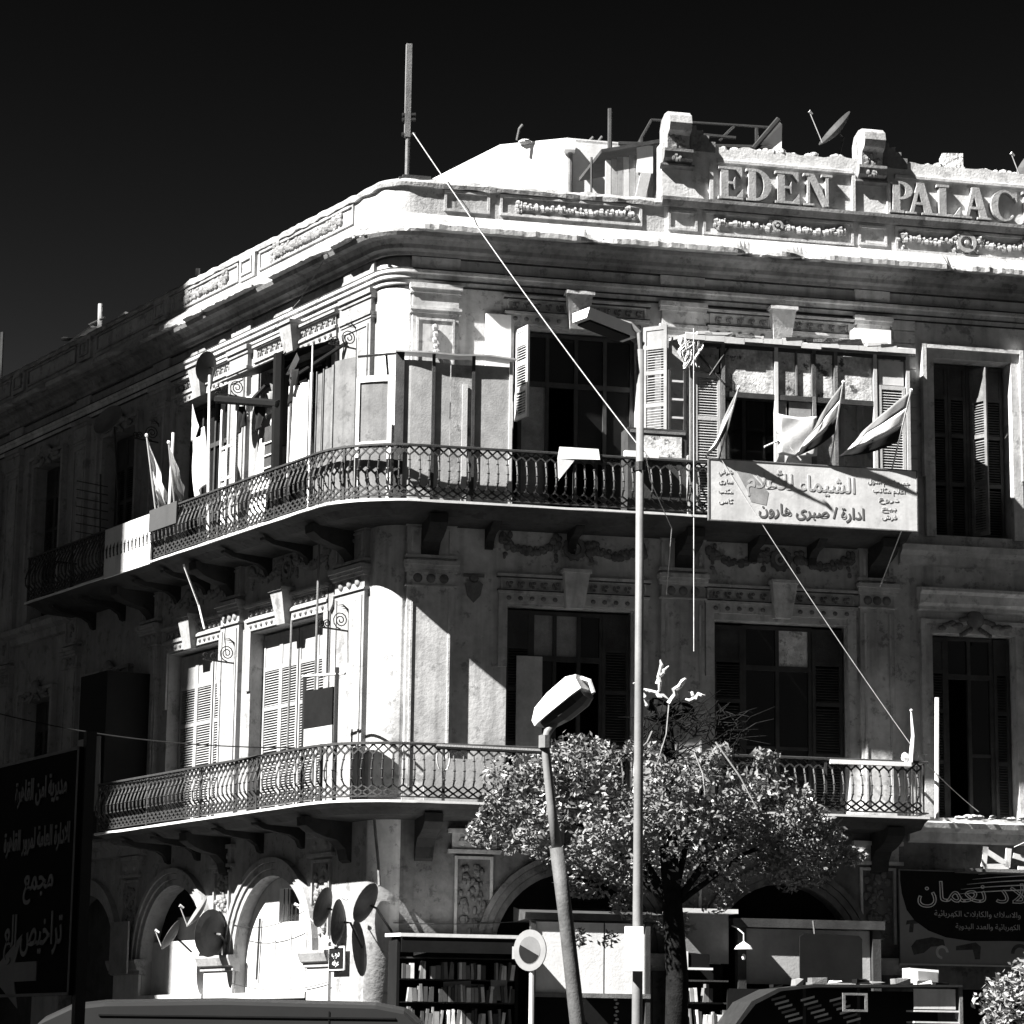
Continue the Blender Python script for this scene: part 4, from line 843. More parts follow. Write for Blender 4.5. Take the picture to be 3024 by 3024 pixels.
# bundle of rags and the little ladder left of the box
rr = random.Random(4); b = MB()
for k in range(16):
    s_, z_, w_, h_ = 5.58+rr.uniform(-.16, .2), 15.1-rr.uniform(0, .12), rr.uniform(.05, .14), rr.uniform(.15, .6); ph = rr.uniform(0, 6)
    b.sheet(lambda u, v: FR(s_+w_*(v-.5)*(1-.5*u)+.05*sin(u*5+ph), 1.24+.05*sin(u*7+v*5+ph), z_-h_*u), 6, 3)
b.v = [v for v in b.v]; b.fr = FW; b.build('rag_bundle', cloth_w, None, label='white rags hanging at the left corner of the timber box canopy', cat='rags', solid=.006, recalc=False)
LD = thing('ladder', FR(5.5, .6, 11.62), 'short dark ladder standing left of the timber box', 'ladder')
for a in (5.36, 5.66): b = MB(FR); b.box(a, a+.04, .55, .6, 12.6, 14.58); b.build('rail', wood_dark, LD)
for k in range(5): b = MB(FR); b.box(5.4, 5.66, .56, .59, 12.9+k*.36, 12.94+k*.36); b.build('rung', off, LD)
CBN = thing('cabinet', FR(5.1, .9, 11.62), 'low wooden cabinet with a scratched front left of the timber box', 'cabinet')
b = MB(FR); b.box(4.45, 5.6, .5, 1.0, 11.62, 13.3); b.build('carcass', wood_dark, CBN); b = MB(FR); b.box(4.62, 5.5, 1.0, 1.02, 12.75, 13.15); b.build('front_panel', mott, CBN)
for z in (12.7, 13.2): b = MB(FR); b.box(4.5, 5.58, 1.0, 1.025, z, z+.05); b.build('rail', wood_grey, CBN)
b = MB(FR); b.box(9.2, 9.95, .1, .45, 15.42, 15.72); AC = b.build('roof_crate', white, None, label='long white box on the timber box canopy under the cornice', cat='box')
b = MB(FR); b.add([(3.05, 1.3, 12.76), (3.8, 1.3, 12.76), (3.82, 1.34, 12.55), (3.0, 1.36, 12.52), (3.02, 1.36, 12.1), (3.32, 1.36, 12.5)], [(0, 1, 2, 3), (3, 5, 4)]); b.build('towel', cloth_w, None, label='white towel folded over the upper railing left of the lamp post', cat='towel', solid=.012)
b = MB(FR); b.box(4.35, 5.0, 1.05, 1.2, 12.66, 12.8); b.build('white_tray', white, None, label='white tray lying on the upper railing behind the lamp post', cat='tray')

# the painted banner with its lettering
BN = thing('shop_banner', FR(8, 1.34, 11.55), 'white painted flag shop banner with dark lettering under the flags', 'banner')
b = MB(FR); b.box(5.93, 10.06, 1.36, 1.4, 11.52, 12.68); b.build('board', M('banner_paint', .62, .75, .14, 1.5, .25, .1, 20, spots=.14), BN)
for a0, a1, z0, z1 in ((5.91, 5.93, 11.5, 12.7), (10.06, 10.08, 11.5, 12.7), (5.91, 10.08, 12.68, 12.7), (5.91, 10.08, 11.5, 11.52)): b = MB(FR); b.box(a0, a1, 1.35, 1.41, z0, z1); b.build('edge', wood_grey, BN)
ink = M('dark_lettering', .14, .7, .2, 6, 0, 0); ink2 = M('faded_lettering', .42, .7, .2, 6, 0, 0)
writing('الشيماء للأعلام', FR(7.75, 1.404, 12.18), dR, Z, .42, ink2, BN, width=2.15, bold=.006)
writing('ادارة / صبرى هارون', FR(7.95, 1.404, 11.68), dR, Z, .3, ink, BN, width=2.1, bold=.006)
for k, tx_ in enumerate(('جميع اعلام الدول', 'اعلام مكاتب', 'دروع', 'بيع', 'فرش')): writing(tx_, FR(9.5, 1.404, 12.4-k*.17), dR, Z, .13, ink2, BN, width=(.85, .65, .4, .3, .3)[k])
for k, tx_ in enumerate(('شرفي', 'سارى', 'مكتب', 'كاس')): writing(tx_, FR(6.25, 1.404, 12.42-k*.19), dR, Z, .12, ink2, BN, width=.28)
swa = M('faded_map_paint', .3, .7, .25, 4, .2, 0)
b = MB(FR); b.prism([(6.45, 12.5), (6.75, 12.45), (7.1, 12.1), (7.05, 11.85), (6.75, 11.9), (6.65, 12.15)], 1.4, 1.403); b.build('painted_emblem', swa, BN)

# ------------------------------------------------------------------ lower balcony clutter
b = MB(FP); b.box(-.86, -.2, 1.08, 1.12, 7.5, 8.2); SG = thing('balcony_board', FP(-.5, 1.1, 6.1), 'square black board on posts behind the lower railing left of the corner', 'board'); b.build('panel', black, SG)
b = MB(FP); b.box(-.86, -.2, 1.085, 1.115, 7.12, 7.5); b.build('lower_panel', ply, SG)
for t in (-.9, -.17): b = MB(FP); b.tube([(t, 1.1, 6.1), (t, 1.1, 8.55)], .035, 6); b.build('post', iron, SG)
b = MB(FP); b.tube([(-.95, 1.12, 8.5), (-.1, 1.12, 8.42)], .025, 6); b.build('top_rail', off, SG)
for s, z0, z1 in ((2.05, 6.1, 11.4), (3.1, 6.1, 9.9)):
    b = MB(FL); b.tube([(s, .3, z0), (s, .28, z1)], .022, 6); b.build('rod', wood_grey, None, label='thin rod from the lower balcony up the %s' % ('pilaster by the shield' if s < 3 else 'middle of the pale shutters'), cat='rod')
b = MB(FP)
for i in range(15): b.tube([(.95+.12*cos(2*pi*i/14)+.0, 1.0, 6.9+.26*sin(2*pi*i/14)), (.95+.12*cos(2*pi*(i+1)/14), 1.0, 6.9+.26*sin(2*pi*(i+1)/14))], .014, 4)
b.build('bicycle_wheel', steel, None, label='thin wheel rim leaning inside the lower railing', cat='wheel')
b = MB(FR); b.box(.7, 2.2, .7, .74, 6.12, 6.92); b.build('balcony_screen', ply, None, label='row of pale boards behind the lower railing right of the corner', cat='screen')
b = MB(FR); b.tube([(9.9, 1.28, 7.1), (9.95, 1.3, 7.6), (9.92, 1.3, 8.05)], [.05, .035, .015], 6); b.ball((9.92, 1.3, 8.08), .03); b.ball((9.8, 1.25, 7.18), .08, 1, .8, 1.4); b.ball((10.02, 1.25, 7.22), .07, .8, .8, 1.6); b.build('wrapped_figure', cloth_w, None, label='white cloth wrapped post at the right end of the lower railing', cat='bundle')
b = MB(FR); b.tube([(10.55, .9, 6.1), (10.6, .9, 8.4)], .045, 6); b.build('pale_pole', off, None, label='upright pale pole at the right end of the lower balcony', cat='pole')
b = MB(FR); b.box(8.3, 9.9, 1.2, 1.32, 7.02, 7.1); b.build('railing_cloth', cloth_w, None, label='white strip of cloth over the lower railing at its right end', cat='cloth')
b = MB(FL); b.box(9.9, 11.3, .0, 1.1, 6.2, 9.6); b.build('shaded_cabin', black, None, label='dark boxed cabin in the shade at the left end of the lower balcony', cat='cabin')
b = MB(FL); b.hexa([(a+(.1 if z > 7 else 0), o_, z) for a in (9.95, 11.1) for o_ in (1.12, 1.15) for z in (6.6, 8.2)]); b.build('leaning_frame', grey, None, label='dim framed panel on the dark cabin', cat='panel')  # a framed panel
# ------------------------------------------------------------------ ground floor, left front: infill of the arches
def infill(fr, a0, a1, z0, cs, o, mat, label=None, ztop=None):
    b = MB(fr); lp = archloop(a0, a1, z0, cs) if ztop is None else rect(a0, a1, z0, ztop)
    b.prism(lp, o-.06, o); return b.build('arch_infill', mat, BD, label=label)
w = wallpanel(FL, archloop(2.53, 5.57, 2.72, 3.46), [rect(3.38, 4.22, 4.1, 4.75)], .25, whitewash, 'arch_infill', BD, -.22)
b = MB(FL); b.box(3.38, 4.22, -.5, -.46, 4.1, 4.75); b.build('window', glass, BD)
for k in range(5): b = MB(FL); a = 3.45+k*.17; b.tube([(a, -.28, 4.1), (a, -.28, 4.75)], .012, 5); b.build('window_bar', iron, BD)
for a in (3.05, 3.65, 4.3): b = MB(FL); b.box(a, a+.025, -.225, -.2, 2.9, 4.05); b.build('batten', whitewash, BD)
b = MB(FL); b.tube([(5.0, -.17, 3.0), (4.93, -.17, 4.2)], .025, 5); b.build('conduit', iron, BD)
infill(FL, 6.92, 9.94, 2.72, 3.46, -.22, whitewash, ztop=3.86); infill(FL, 11.32, 14.28, .15, 3.46, -.3, wood_dark); infill(FL, 15.72, 18.68, .15, 3.46, -.3, wood_dark)
for a0, a1 in ((2.53, 5.57), (6.92, 9.94)):
    b = MB(FL); b.box(a0, a1, -.2, .08, 2.62, 2.74); b.build('shop_lintel', whitewash, BD); b = MB(FL); b.box(a0, a1, -.4, -.35, .15, 2.62); b.build('shop_shutter', wood_dark, BD)
b = MB(FL); b.box(6.92, 9.94, -.4, -.36, 3.86, 5.0); b.build('fanlight', dark, BD)
pl = thing('street_plaque', FL(1.25, .12, 3.1), 'small dark street name plaque with white lettering on the corner pier', 'plaque')
b = MB(FL); b.box(.98, 1.52, .1, .13, 3.14, 3.52); b.build('plate', black, pl); b = MB(FL); b.box(.95, 1.55, .09, .118, 3.11, 3.55); b.build('rim', white, pl)
writing('درب', FL(1.25, .133, 3.36), -dL, Z, .16, white, pl); writing('عرفه', FL(1.25, .133, 3.2), -dL, Z, .14, white, pl)
dish(FL(6.3, .45, 4.31), (-.8, -.2, .5), .74, M('dish_pale', .16, .6, .2, 3, .2, .05, 30), 'grey satellite dish in front of the dark left arch, above the others', foot=tuple(FL(6.6, .1, 3.9)))
dish(FL(7.5, .45, 3.88), (-.85, .1, .5), .68, dish_dark, 'lower satellite dish with a curved feed arm in the left arch', foot=tuple(FL(7.6, 0, 3.6)))
dish(FL(5.65, .45, 3.9), (-.8, .62, .1), .95, dish_dark, 'satellite dish seen edge on between the two lit arches', foot=tuple(FL(5.8, .1, 3.7)), feed=False)
dish(FL(1.25, .33, 4.24), (-.88, .36, .24), .76, dish_dark, 'leftmost of the three dark dishes on the corner pier', foot=tuple(FL(1.2, .1, 3.9)), arm_len=.9)
dish(FP(-.5, .38, 3.96), (-.9, .22, .06), .84, dish_dark, 'edge on dish in the middle of the three on the corner pier', foot=tuple(FP(-.35, .05, 3.5)), feed=False)
dish(FP(.0, .4, 4.25), (-.82, .4, .4), .78, dish_dark, 'rightmost of the three dark dishes on the corner pier', foot=tuple(FP(.3, .05, 3.7)), arm_len=.75)
b = MB(FL); b.box(10.0, 10.9, .3, .34, 3.2, 4.3); b.build('notice_board', M('notice_grey', .2, .8, .2, 3), None, label='grey notice board in the shade beside the dark left arch', cat='board')

# ------------------------------------------------------------------ ground floor, right front: stalls and shops
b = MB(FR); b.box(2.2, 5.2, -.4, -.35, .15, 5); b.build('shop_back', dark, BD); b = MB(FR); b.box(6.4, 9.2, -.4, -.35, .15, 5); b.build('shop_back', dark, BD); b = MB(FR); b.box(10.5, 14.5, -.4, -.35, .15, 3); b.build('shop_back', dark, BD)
BS = thing('bookstall', FR(1.4, 1.4, .15), 'dark timber bookstall under a flat canopy at the corner', 'bookstall')
def st(T0, a0, a1, o0, o1, z0, z1, mat, nm): b = MB(FR); b.box(a0, a1, o0, o1, z0, z1); return b.build(nm, mat, T0)
st(BS, .2, 2.3, .5, .54, .15, 3.7, wood_dark, 'back_panel'); st(BS, .15, .2, .5, 1.4, .15, 3.6, black, 'side_panel'); st(BS, 2.3, 2.36, .5, 1.4, .15, 3.6, black, 'side_panel')
b = MB(FR); b.hexa([(a, o_, z-(.0 if o_ < 1 else .05)) for a in (.1, 2.4) for o_ in (.4, 2.0) for z in (3.68, 3.74)]); b.build('canopy', off, BS); st(BS, .12, 2.38, 1.94, 1.98, 3.36, 3.62, black, 'canopy_valance')
for z in (.5, 1.2, 1.7, 2.1, 2.52, 2.92, 3.3): st(BS, .2, 2.3, .54, 1.36, z-.025, z, wood_dark, 'shelf')
rb = random.Random(21)
book_m = [M('book_%s' % n, c, .6, .15, 8, 0, .05) for n, c in (('white', .7), ('grey', .3), ('dark', .06), ('mid', .16))]
bks = []
for h, w in ((.27, .04), (.24, .055), (.3, .03)):
    for m in book_m:
        b = MB(); b.box(0, w, -.19, 0, 0, h); b.box(w*.1, w*.9, -.185, .001, h*.2, h*.205); bks.append((b.mesh('book', m), w, h))
ORD = lambda n: '%d%s' % (n, 'th' if 10 < n % 100 < 14 else {1: 'st', 2: 'nd', 3: 'rd'}.get(n % 10, 'th'))
def bookrow(fr, a0, a1, o, z, label, group, rz, dens=.9, wid=(1, 1.7)):
    a = a0; cnt = 0
    while a < a1:
        me, w_, h_ = rb.choice(bks)
        if rb.random() < dens:
            k = rb.uniform(*wid); p = fr(a, o, z); ob = inst('book', me, p, rz); ob.scale = (k, 1, rb.uniform(.9, 1.1)); ob.rotation_euler = (0, rb.choice((0, 0, 0, .12, -.08)), rz); cnt += 1; props(ob, ORD(cnt)+label.replace('book', ' book from the left', 1), 'book', group)
            a += w_*k+.008
        else: a += .09
for z, lb in ((3.3, 'book on the top shelf of the bookstall'), (2.92, 'book on the second shelf of the bookstall'), (2.52, 'book on the third shelf of the bookstall'), (2.1, 'book on the low shelf of the bookstall')):
    if z < 3.3: bookrow(FR, .24, 2.24, 1.3, z, lb, lb.replace('book', 'books', 1), RZ_R)
for k, (a, z, w_, h_, tl_) in enumerate(((.45, 3.32, .34, .22, .3), (1.0, 2.55, .5, .32, .1), (1.5, 2.56, .24, .28, 0), (1.86, 2.56, .3, .36, 0))):
    b = MB(FR); b.hexa([(a+i*w_, 1.42+j*.02-kk*.06, z+kk*h_+i*tl_*.3) for i in (0, 1) for j in (0, 1) for kk in (0, 1)]); b.build('display_book', (off, grey, book_m[3], book_m[1])[k], None, label=('open pale book leaning at the left end under the canopy', 'wide grey book facing out on the third shelf', 'small dark book facing out on the third shelf', 'tall grey book facing out at the right end of the third shelf')[k], cat='book')
# shop front of boards right of the bookstall
SF = thing('boarded_shop', FR(4, .9, .15), 'shop front of whitewashed boards behind the round traffic sign', 'shop front')
for k, (a0, a1) in enumerate(((2.72, 3.28), (3.31, 3.98), (4.01, 4.75))): st(SF, a0, a1, 1.17, 1.2, 2.72, 3.98, whitewash, 'board')
for a in (2.62, 4.76): st(SF, a, a+.09, 1.1, 1.24, .15, 4.0, wood_dark, 'post')
b = MB(FR); b.side([(.3, 4.0), (1.25, 4.02), (1.3, 4.14), (.3, 4.28)], 2.5, 5.0); b.build('cornice', wood_dark, SF); st(SF, 2.62, 4.85, 1.12, 1.26, 2.64, 2.72, wood_grey, 'rail'); st(SF, 2.7, 4.76, .5, .54, .15, 2.64, black, 'back_panel')
for a in (3.6, 4.25):
    C_ = thing('hanging_chain', FR(a, 1.05, 2.0), 'string of bright %s hanging below the white boards' % ('links on the left' if a < 4 else 'links on the right'), 'chain')
    for k in range(9): b = MB(FR); b.ball((a+.03*(k % 2), 1.05, 2.62-.07*k), .035, 1, .6, .7, 6, 4); b.build('link', steel, C_)
VT = MB(FR); VT.box(3.45, 4.1, -.3, -.25, 4.45, 4.85); VT.build('vent', black, BD)
SF2 = thing('boarded_shop', FR(6, .9, .15), 'shop front of grey boards behind the tree trunk', 'shop front')
st(SF2, 5.3, 6.42, .92, .95, 3.3, 4.2, M('grey_board', .2, .8, .15, 2, .2), 'board'); st(SF2, 5.2, 6.5, .8, 1.3, 4.2, 4.28, off, 'canopy'); st(SF2, 5.3, 6.4, .6, .64, .15, 3.3, black, 'back_panel')
for z in (2.15, 2.6, 3.0): st(SF2, 5.4, 6.4, .64, 1.0, z-.03, z, wood_dark, 'shelf')
bookrow(FR, 5.5, 6.05, .98, 2.6, 'book on the upper shelf behind the tree trunk', 'books on the upper shelf behind the tree trunk', RZ_R, .8); bookrow(FR, 5.5, 6.3, .98, 2.15, 'book on the lower shelf behind the tree trunk', 'books on the lower shelf behind the tree trunk', RZ_R, .8)
b = MB(FR); b.hexa([(5.52+i*.42, 1.3+j*.03, 3.22+kk*.26-i*.03+kk*i*.0) for i in (0, 1) for j in (0, 1) for kk in (0, 1)]); b.build('framed_picture', black, None, label='tilted dark picture with a white edge under the middle canopy', cat='picture')
b = MB(FR); b.box(5.48, 5.53, 1.29, 1.35, 3.2, 3.5); b.box(5.5, 6.0, 1.29, 1.35, 3.17, 3.21); b.build('picture_edge', white, None, label='white moulding along the tilted dark picture', cat='moulding')
SF3 = thing('boarded_shop', FR(7.9, .9, .15), 'shop front with one wide grey panel left of the black shop sign', 'shop front')
st(SF3, 6.78, 9.2, .82, .85, 2.95, 3.96, M('grey_panel', .36, .8, .12, 1.5, .15), 'panel'); st(SF3, 6.6, 6.76, .75, .95, .15, 4.1, wood_dark, 'post'); st(SF3, 9.22, 9.38, .75, .95, .15, 4.1, wood_dark, 'post'); st(SF3, 6.5, 9.45, .7, 1.0, 3.98, 4.14, wood_dark, 'lintel'); st(SF3, 6.76, 9.22, .6, .64, .15, 2.95, black, 'back_panel')
b = MB(FR)
lp = [(7.6, 2.98), (8.8, 2.98), (8.8, 3.78), (8.74, 3.84), (7.68, 3.86), (7.6, 3.8)]
b.prism(lp, 1.5, 1.54); DB = b.build('display_panel', black, None, label='dark square panel standing in front of the grey shop panel', cat='panel')  # a standing display panel
b = MB(FR); b.tube([(7.9, 1.48, 3.85), (7.9, 1.4, 4.1)], .02, 5); b.build('hook', iron, DB)
b = MB(FR); b.box(7.66, 7.72, 1.45, 1.5, .15, 2.98); b.build('leg', iron, DB); b = MB(FR); b.box(8.7, 8.76, 1.45, 1.5, .15, 2.98); b.build('leg', iron, DB)
HL = thing('hanging_lamp', FR(6.6, 1.3, 3.5), 'white cone shaped hanging lamp in front of the right shop front', 'lamp')
b = MB(FR); b.tube([(6.6, 1.3, 3.56), (6.6, 1.3, 3.62), (6.6, 1.3, 3.7)], [.17, .13, .01], 14); b.build('shade', white, HL); b = MB(FR); b.tube([(6.6, 1.3, 3.7), (6.6, 1.3, 3.84), (6.5, 1.2, 3.95), (6.5, .9, 4.0)], .012, 5); b.build('stem', white, HL); b = MB(FR); b.ball((6.6, 1.3, 3.42), .05, .8, .8, 1.2); b.build('bulb', white, HL)
# cart with racks of booklets
CT = thing('book_cart', FR(8.3, 2.2, .15), 'long dark cart with sloping racks of booklets in front of the shop', 'cart')
b = MB(FR); b.prism([(6.1, 2.2), (6.4, 2.6), (6.9, 2.84), (7.6, 2.92), (10.4, 2.96), (10.4, 2.92), (7.6, 2.87), (6.95, 2.79), (6.47, 2.55), (6.18, 2.2)], 1.2, 2.4); b.build('roof', iron, CT)
st(CT, 6.3, 10.4, 1.2, 1.25, .5, 2.85, black, 'back_panel'); st(CT, 10.36, 10.42, 1.25, 2.35, 1.2, 2.92, wood_grey, 'end_panel'); st(CT, 6.3, 10.4, 1.25, 2.3, .9, 1.0, wood_dark, 'base')
for a in (6.6, 10.1): st(CT, a, a+.08, 1.3, 1.4, .15, .9, iron, 'leg'); st(CT, a, a+.08, 2.2, 2.3, .15, .9, iron, 'leg')
for a0, a1, z in ((9.5, 10.36, 2.5), (9.5, 10.36, 2.3)): st(CT, a0, a1, 1.9, 2.3, z-.03, z, off, 'shelf')
st(CT, 9.5, 10.3, 2.28, 2.3, 2.52, 2.88, off, 'drawer_front')
for i in range(3):
    for k in range(6):
        b = MB(FR); a = 6.9+i*.55+k*.05; z = 2.62-k*.075; b.hexa([(a+ii*.26, 2.0+k*.04+j*.015, z+kk*.04+ii*.07) for ii in (0, 1) for j in (0, 1) for kk in (0, 1)])
        b.build('booklet', off if (k+i) % 3 else grey, None, label='%s booklet from the top in the %s sloping rack of the cart' % (ORD(k+1), ('left', 'middle', 'right')[i]), cat='booklet', group='booklets in the %s rack' % ('left', 'middle', 'right')[i])
rr = random.Random(41)
for k in range(9):
    a = 6.9+k*.38+rr.uniform(-.08, .08); w_ = rr.uniform(.14, .3); h_ = rr.uniform(.04, .13); z = 2.82+min(.14, (a-6.5)*.1); b = MB(FR)
    b.hexa([(a+i*w_, 1.9+j*.25+rr.uniform(0, .05), z+kk*h_+i*rr.uniform(-.03, .03)) for i in (0, 1) for j in (0, 1) for kk in (0, 1)])
    b.build('magazine_stack', (black, grey, wood_grey, off)[k % 4], None, label='%s magazine stack from the left on the roof of the book cart' % ORD(k+1), cat='magazines', group='magazine stacks on the cart roof')
FRM = thing('picture_frame', FR(8.35, 2.42, 2.4), 'pale empty picture frame hanging on the front of the book cart', 'picture frame')  # the frame only, with no picture in it
for a0, a1, z0, z1 in ((8.1, 8.15, 2.45, 2.78), (8.52, 8.57, 2.45, 2.78), (8.15, 8.52, 2.45, 2.49), (8.15, 8.52, 2.74, 2.78)): st(FRM, a0, a1, 2.4, 2.43, z0, z1, wood_grey, 'moulding')
BXX = thing('carton', FR(9.85, 1.8, 2.98), 'white carton with a dark print lying on the right end of the cart roof', 'carton')
b = MB(FR); b.hexa([(9.55+i*.55, 1.6+j*.4, 2.99+kk*.27-(i*.03)) for i in (0, 1) for j in (0, 1) for kk in (0, 1)]); b.build('box', white, BXX); b = MB(FR); b.hexa([(9.7+i*.38, 2.0+j*.006, 3.03+kk*.18-(i*.02)) for i in (0, 1) for j in (0, 1) for kk in (0, 1)]); b.build('print', grey, BXX)
# the black tool shop sign
TS = thing('tool_shop_sign', FR(11.8, .4, 3.4), 'large black and grey shop sign with outlined lettering and tool pictures', 'sign')
b = MB(FR); b.box(9.98, 14.2, .3, .36, 3.4, 5.16); b.build('board', M('sign_grey', .2, .6, .1, 1, 0, 0), TS)
sw = [(10.0, 5.14), (10.0, 4.95), (10.03, 4.7), (10.12, 4.4), (10.28, 4.2), (10.55, 4.02), (10.9, 3.9), (11.4, 3.84), (12.2, 3.86), (13.2, 3.84), (14.18, 3.9), (14.18, 5.14)]
b = MB(FR); b.prism(sw, .36, .366); b.build('dark_field', black, TS)
b = MB(FR); b.box(9.96, 14.2, .29, .38, 3.37, 3.4); b.build('edge', steel, TS)
for k in range(5):
    b = MB(FR); b.tube([(11.1+.5*i+.12*k, .37, 4.78+.075*k*.9+.02*i-.012*(i-3)**2*.6+.03*k) for i in range(6)], [.002, .007, .011, .012, .012, .012], 4); b.build('arc_line', white, TS)
sil = M('outlined_white', .75, .6, .05, 3, 0, 0)
writing('اولاد نعمان', FR(11.65, .37, 4.58), dR, Z, .52, sil, TS, width=2.6, outline=.008)
writing('والاسلاك والكابلات الكهربائية', FR(11.55, .37, 4.3), dR, Z, .15, ink2, TS, width=1.75); writing('الكهربائية والعدد اليدوية', FR(11.75, .37, 4.07), dR, Z, .14, ink2, TS, width=1.3)
tool = M('printed_tool', .04, .6, .5, 6, 0, 0)
def shape(ps, nm, m=tool): b = MB(FR); b.prism(ps, .36, .364); b.build(nm, m, TS)
shape([(10.12, 4.2), (10.4, 4.24), (10.42, 4.16), (10.26, 4.14), (10.24, 3.98), (10.16, 3.98), (10.18, 4.14), (10.1, 4.12)], 'printed_drill')
shape([(10.2, 3.72), (10.3, 3.84), (10.62, 3.9), (10.85, 3.86), (10.88, 3.74), (10.6, 3.72), (10.45, 3.6), (10.25, 3.56)], 'printed_grinder')
shape([(11.1, 3.74), (11.5, 3.82), (11.6, 3.74), (11.58, 3.5), (11.48, 3.5), (11.44, 3.68), (11.1, 3.66)], 'printed_drill')
b = MB(FR); b.ring((12.4, 3.62), .12, .07, .36, .364, 0, pi, 12); b.build('printed_saw', tool, TS)
b = MB(FR); b.ring((10.82, 3.62), .08, .05, .36, .365, 0, pi*1.5, 12); b.build('printed_ring', ink2, TS)
CR = thing('junk_frame', FR(11.8, .9, 5.2), 'broken white crate frame lying on top of the black shop sign', 'crate')
for k, (a0, z0, a1, z1) in enumerate(((11.5, 5.22, 11.55, 5.6), (11.98, 5.22, 12.02, 5.58), (11.5, 5.55, 12.02, 5.25), (11.5, 5.22, 12.0, 5.24), (12.1, 5.45, 12.9, 5.25), (12.2, 5.2, 13.1, 5.15))):
    b = MB(FR); d_ = Vector((a1-a0, 0, z1-z0)).normalized()*.05; b.add([(a0-d_.z, .85, z0+d_.x), (a0+d_.z, .85, z0-d_.x), (a1+d_.z, .85, z1-d_.x), (a1-d_.z, .85, z1+d_.x), (a0-d_.z, .8, z0+d_.x), (a0+d_.z, .8, z0-d_.x), (a1+d_.z, .8, z1-d_.x), (a1-d_.z, .8, z1+d_.x)], [(0, 1, 2, 3), (4, 5, 6, 7), (0, 1, 5, 4), (1, 2, 6, 5), (2, 3, 7, 6), (0, 3, 7, 4)]); b.build('slat', off, CR)
b = MB(FR); b.box(11.1, 13.4, .1, .9, 5.12, 5.18); b.build('sign_shelf', wood_grey, None, label='narrow shelf above the black shop sign', cat='shelf')
rr = random.Random(31); b = MB(FR)
for k in range(26): b.ball((11.2+rr.random()*2, .3+rr.uniform(0, .2), 6.16+rr.random()*.05), rr.uniform(.03, .08), 1.5, 1, .6, 5, 4)
b.build('ledge_rubble', rubble, BD)

# ------------------------------------------------------------------ street furniture
def px(x, y, dep):                                  # a picture position at a chosen distance, as a point in the street
    k = 3024/1932; v = rt*((x*k-1512)/8000)-up1*((y*k-1512)/8000)+fw; v = v*(dep/v.y); return Vector((v.x, v.y, v.z+1.65))
d1 = 30.; p0 = px(1202, 1932, d1); p1 = px(1208, 660, d1); g0 = Vector((p0.x, d1, 0))
LP = thing('street_lamp', g0, 'tall pale street lamp post with a flat box head in front of the right balcony', 'street lamp')
lampm = M('lamp_post_paint', .17, .5, .15, 3, .1, .1, 40, spec=.4)
b = MB(); b.tube([tuple(g0), (p0.x, d1, 2), (p1.x, d1, p1.z*.6), tuple(p1)], [.068, .058, .05, .042], 12); b.build('pole', lampm, LP, True)
b = MB(); b.tube([tuple(p1), tuple(px(1206, 628, d1)), tuple(px(1190, 612, d1)), tuple(px(1165, 606, d1))], .032, 8); b.build('arm', lampm, LP)
hc = px(1150, 618, d1); ax = Vector((-.8, -.55, .16)).normalized(); bx_ = Vector((.55, -.83, 0)).normalized(); cz = ax.cross(bx_); cz = cz if cz.z > 0 else -cz
fr_h = lambda a, b2, c2: hc+ax*a+bx_*b2+cz*c2
b = MB(fr_h); b.hexa([(a, b2*(1 if c2 > 0 else .82), c2) for a in (-.3, .42) for b2 in (-.17, .17) for c2 in (-.05, .07)]); b.build('housing', white, LP)
b = MB(fr_h); b.box(-.22, .36, -.12, .12, -.075, -.051); b.build('lens', black, LP); b = MB(fr_h); b.tube([(-.3, 0, 0), (-.48, .02, -.06)], .04, 8); b.build('socket', lampm, LP)
b = MB(); q = px(1208, 880, d1); b.tube([(q.x, q.y, q.z-.05), (q.x, q.y, q.z+.05)], .062, 10); b.build('clamp', iron, LP)
q = px(1196, 1790, d1-.12); b = MB(); b.box(q.x-.1, q.x+.1, q.y-.05, q.y+.05, q.z-.24, q.z+.24); b.build('meter_box', white, LP)

d2 = 26.; a0 = px(1090, 1932, d2); b0 = px(1036, 1480, d2); b1_ = px(1028, 1400, d2); b2_ = px(1047, 1362, d2)
k_ = (a0-b0)/(a0.z-b0.z); g2 = a0-k_*a0.z
L2 = thing('leaning_street_lamp', (g2.x, g2.y, 0), 'leaning street lamp with a bowl head in front of the tree', 'street lamp')
b = MB(); mid = px(1058, 1660, d2); b.tube([tuple(g2), tuple(a0), tuple(px(1066, 1720, d2)), tuple(px(1050, 1600, d2))], [.085, .075, .07, .066], 12); b.build('lower_pole', M('weathered_pole', .085, .7, .3, 6, .3, .3, 40), L2, True)
b = MB(); b.tube([tuple(px(1052, 1610, d2)), tuple(px(1040, 1520, d2)), tuple(b1_), tuple(px(1034, 1380, d2)), tuple(b2_)], [.05, .045, .042, .042, .042], 10); b.build('upper_pole', lampm, L2, True)
hc2 = px(1062, 1330, d2); ax2 = Vector((.55, -.3, .42)).normalized(); bx2 = ax2.cross(Z).normalized(); cz2 = bx2.cross(ax2)
fr2 = lambda a, b2, c2: hc2+ax2*a+bx2*b2+cz2*c2
b = MB(fr2); ps = []; hp = [(-.19, -.05), (-.17, .1), (-.08, .17), (.08, .17), (.17, .1), (.19, -.05)]; N = len(hp)
for a, k in ((-.33, .45), (-.24, .8), (-.05, 1.), (.2, 1.05), (.3, .8)): ps += [(a, y*k, z*k) for y, z in hp]
b.add(ps, [(i*N+j, i*N+(j+1) % N, (i+1)*N+(j+1) % N, (i+1)*N+j) for i in range(4) for j in range(N)]+[tuple(range(N)), tuple(4*N+j for j in range(N))]); b.build('housing', off, L2)
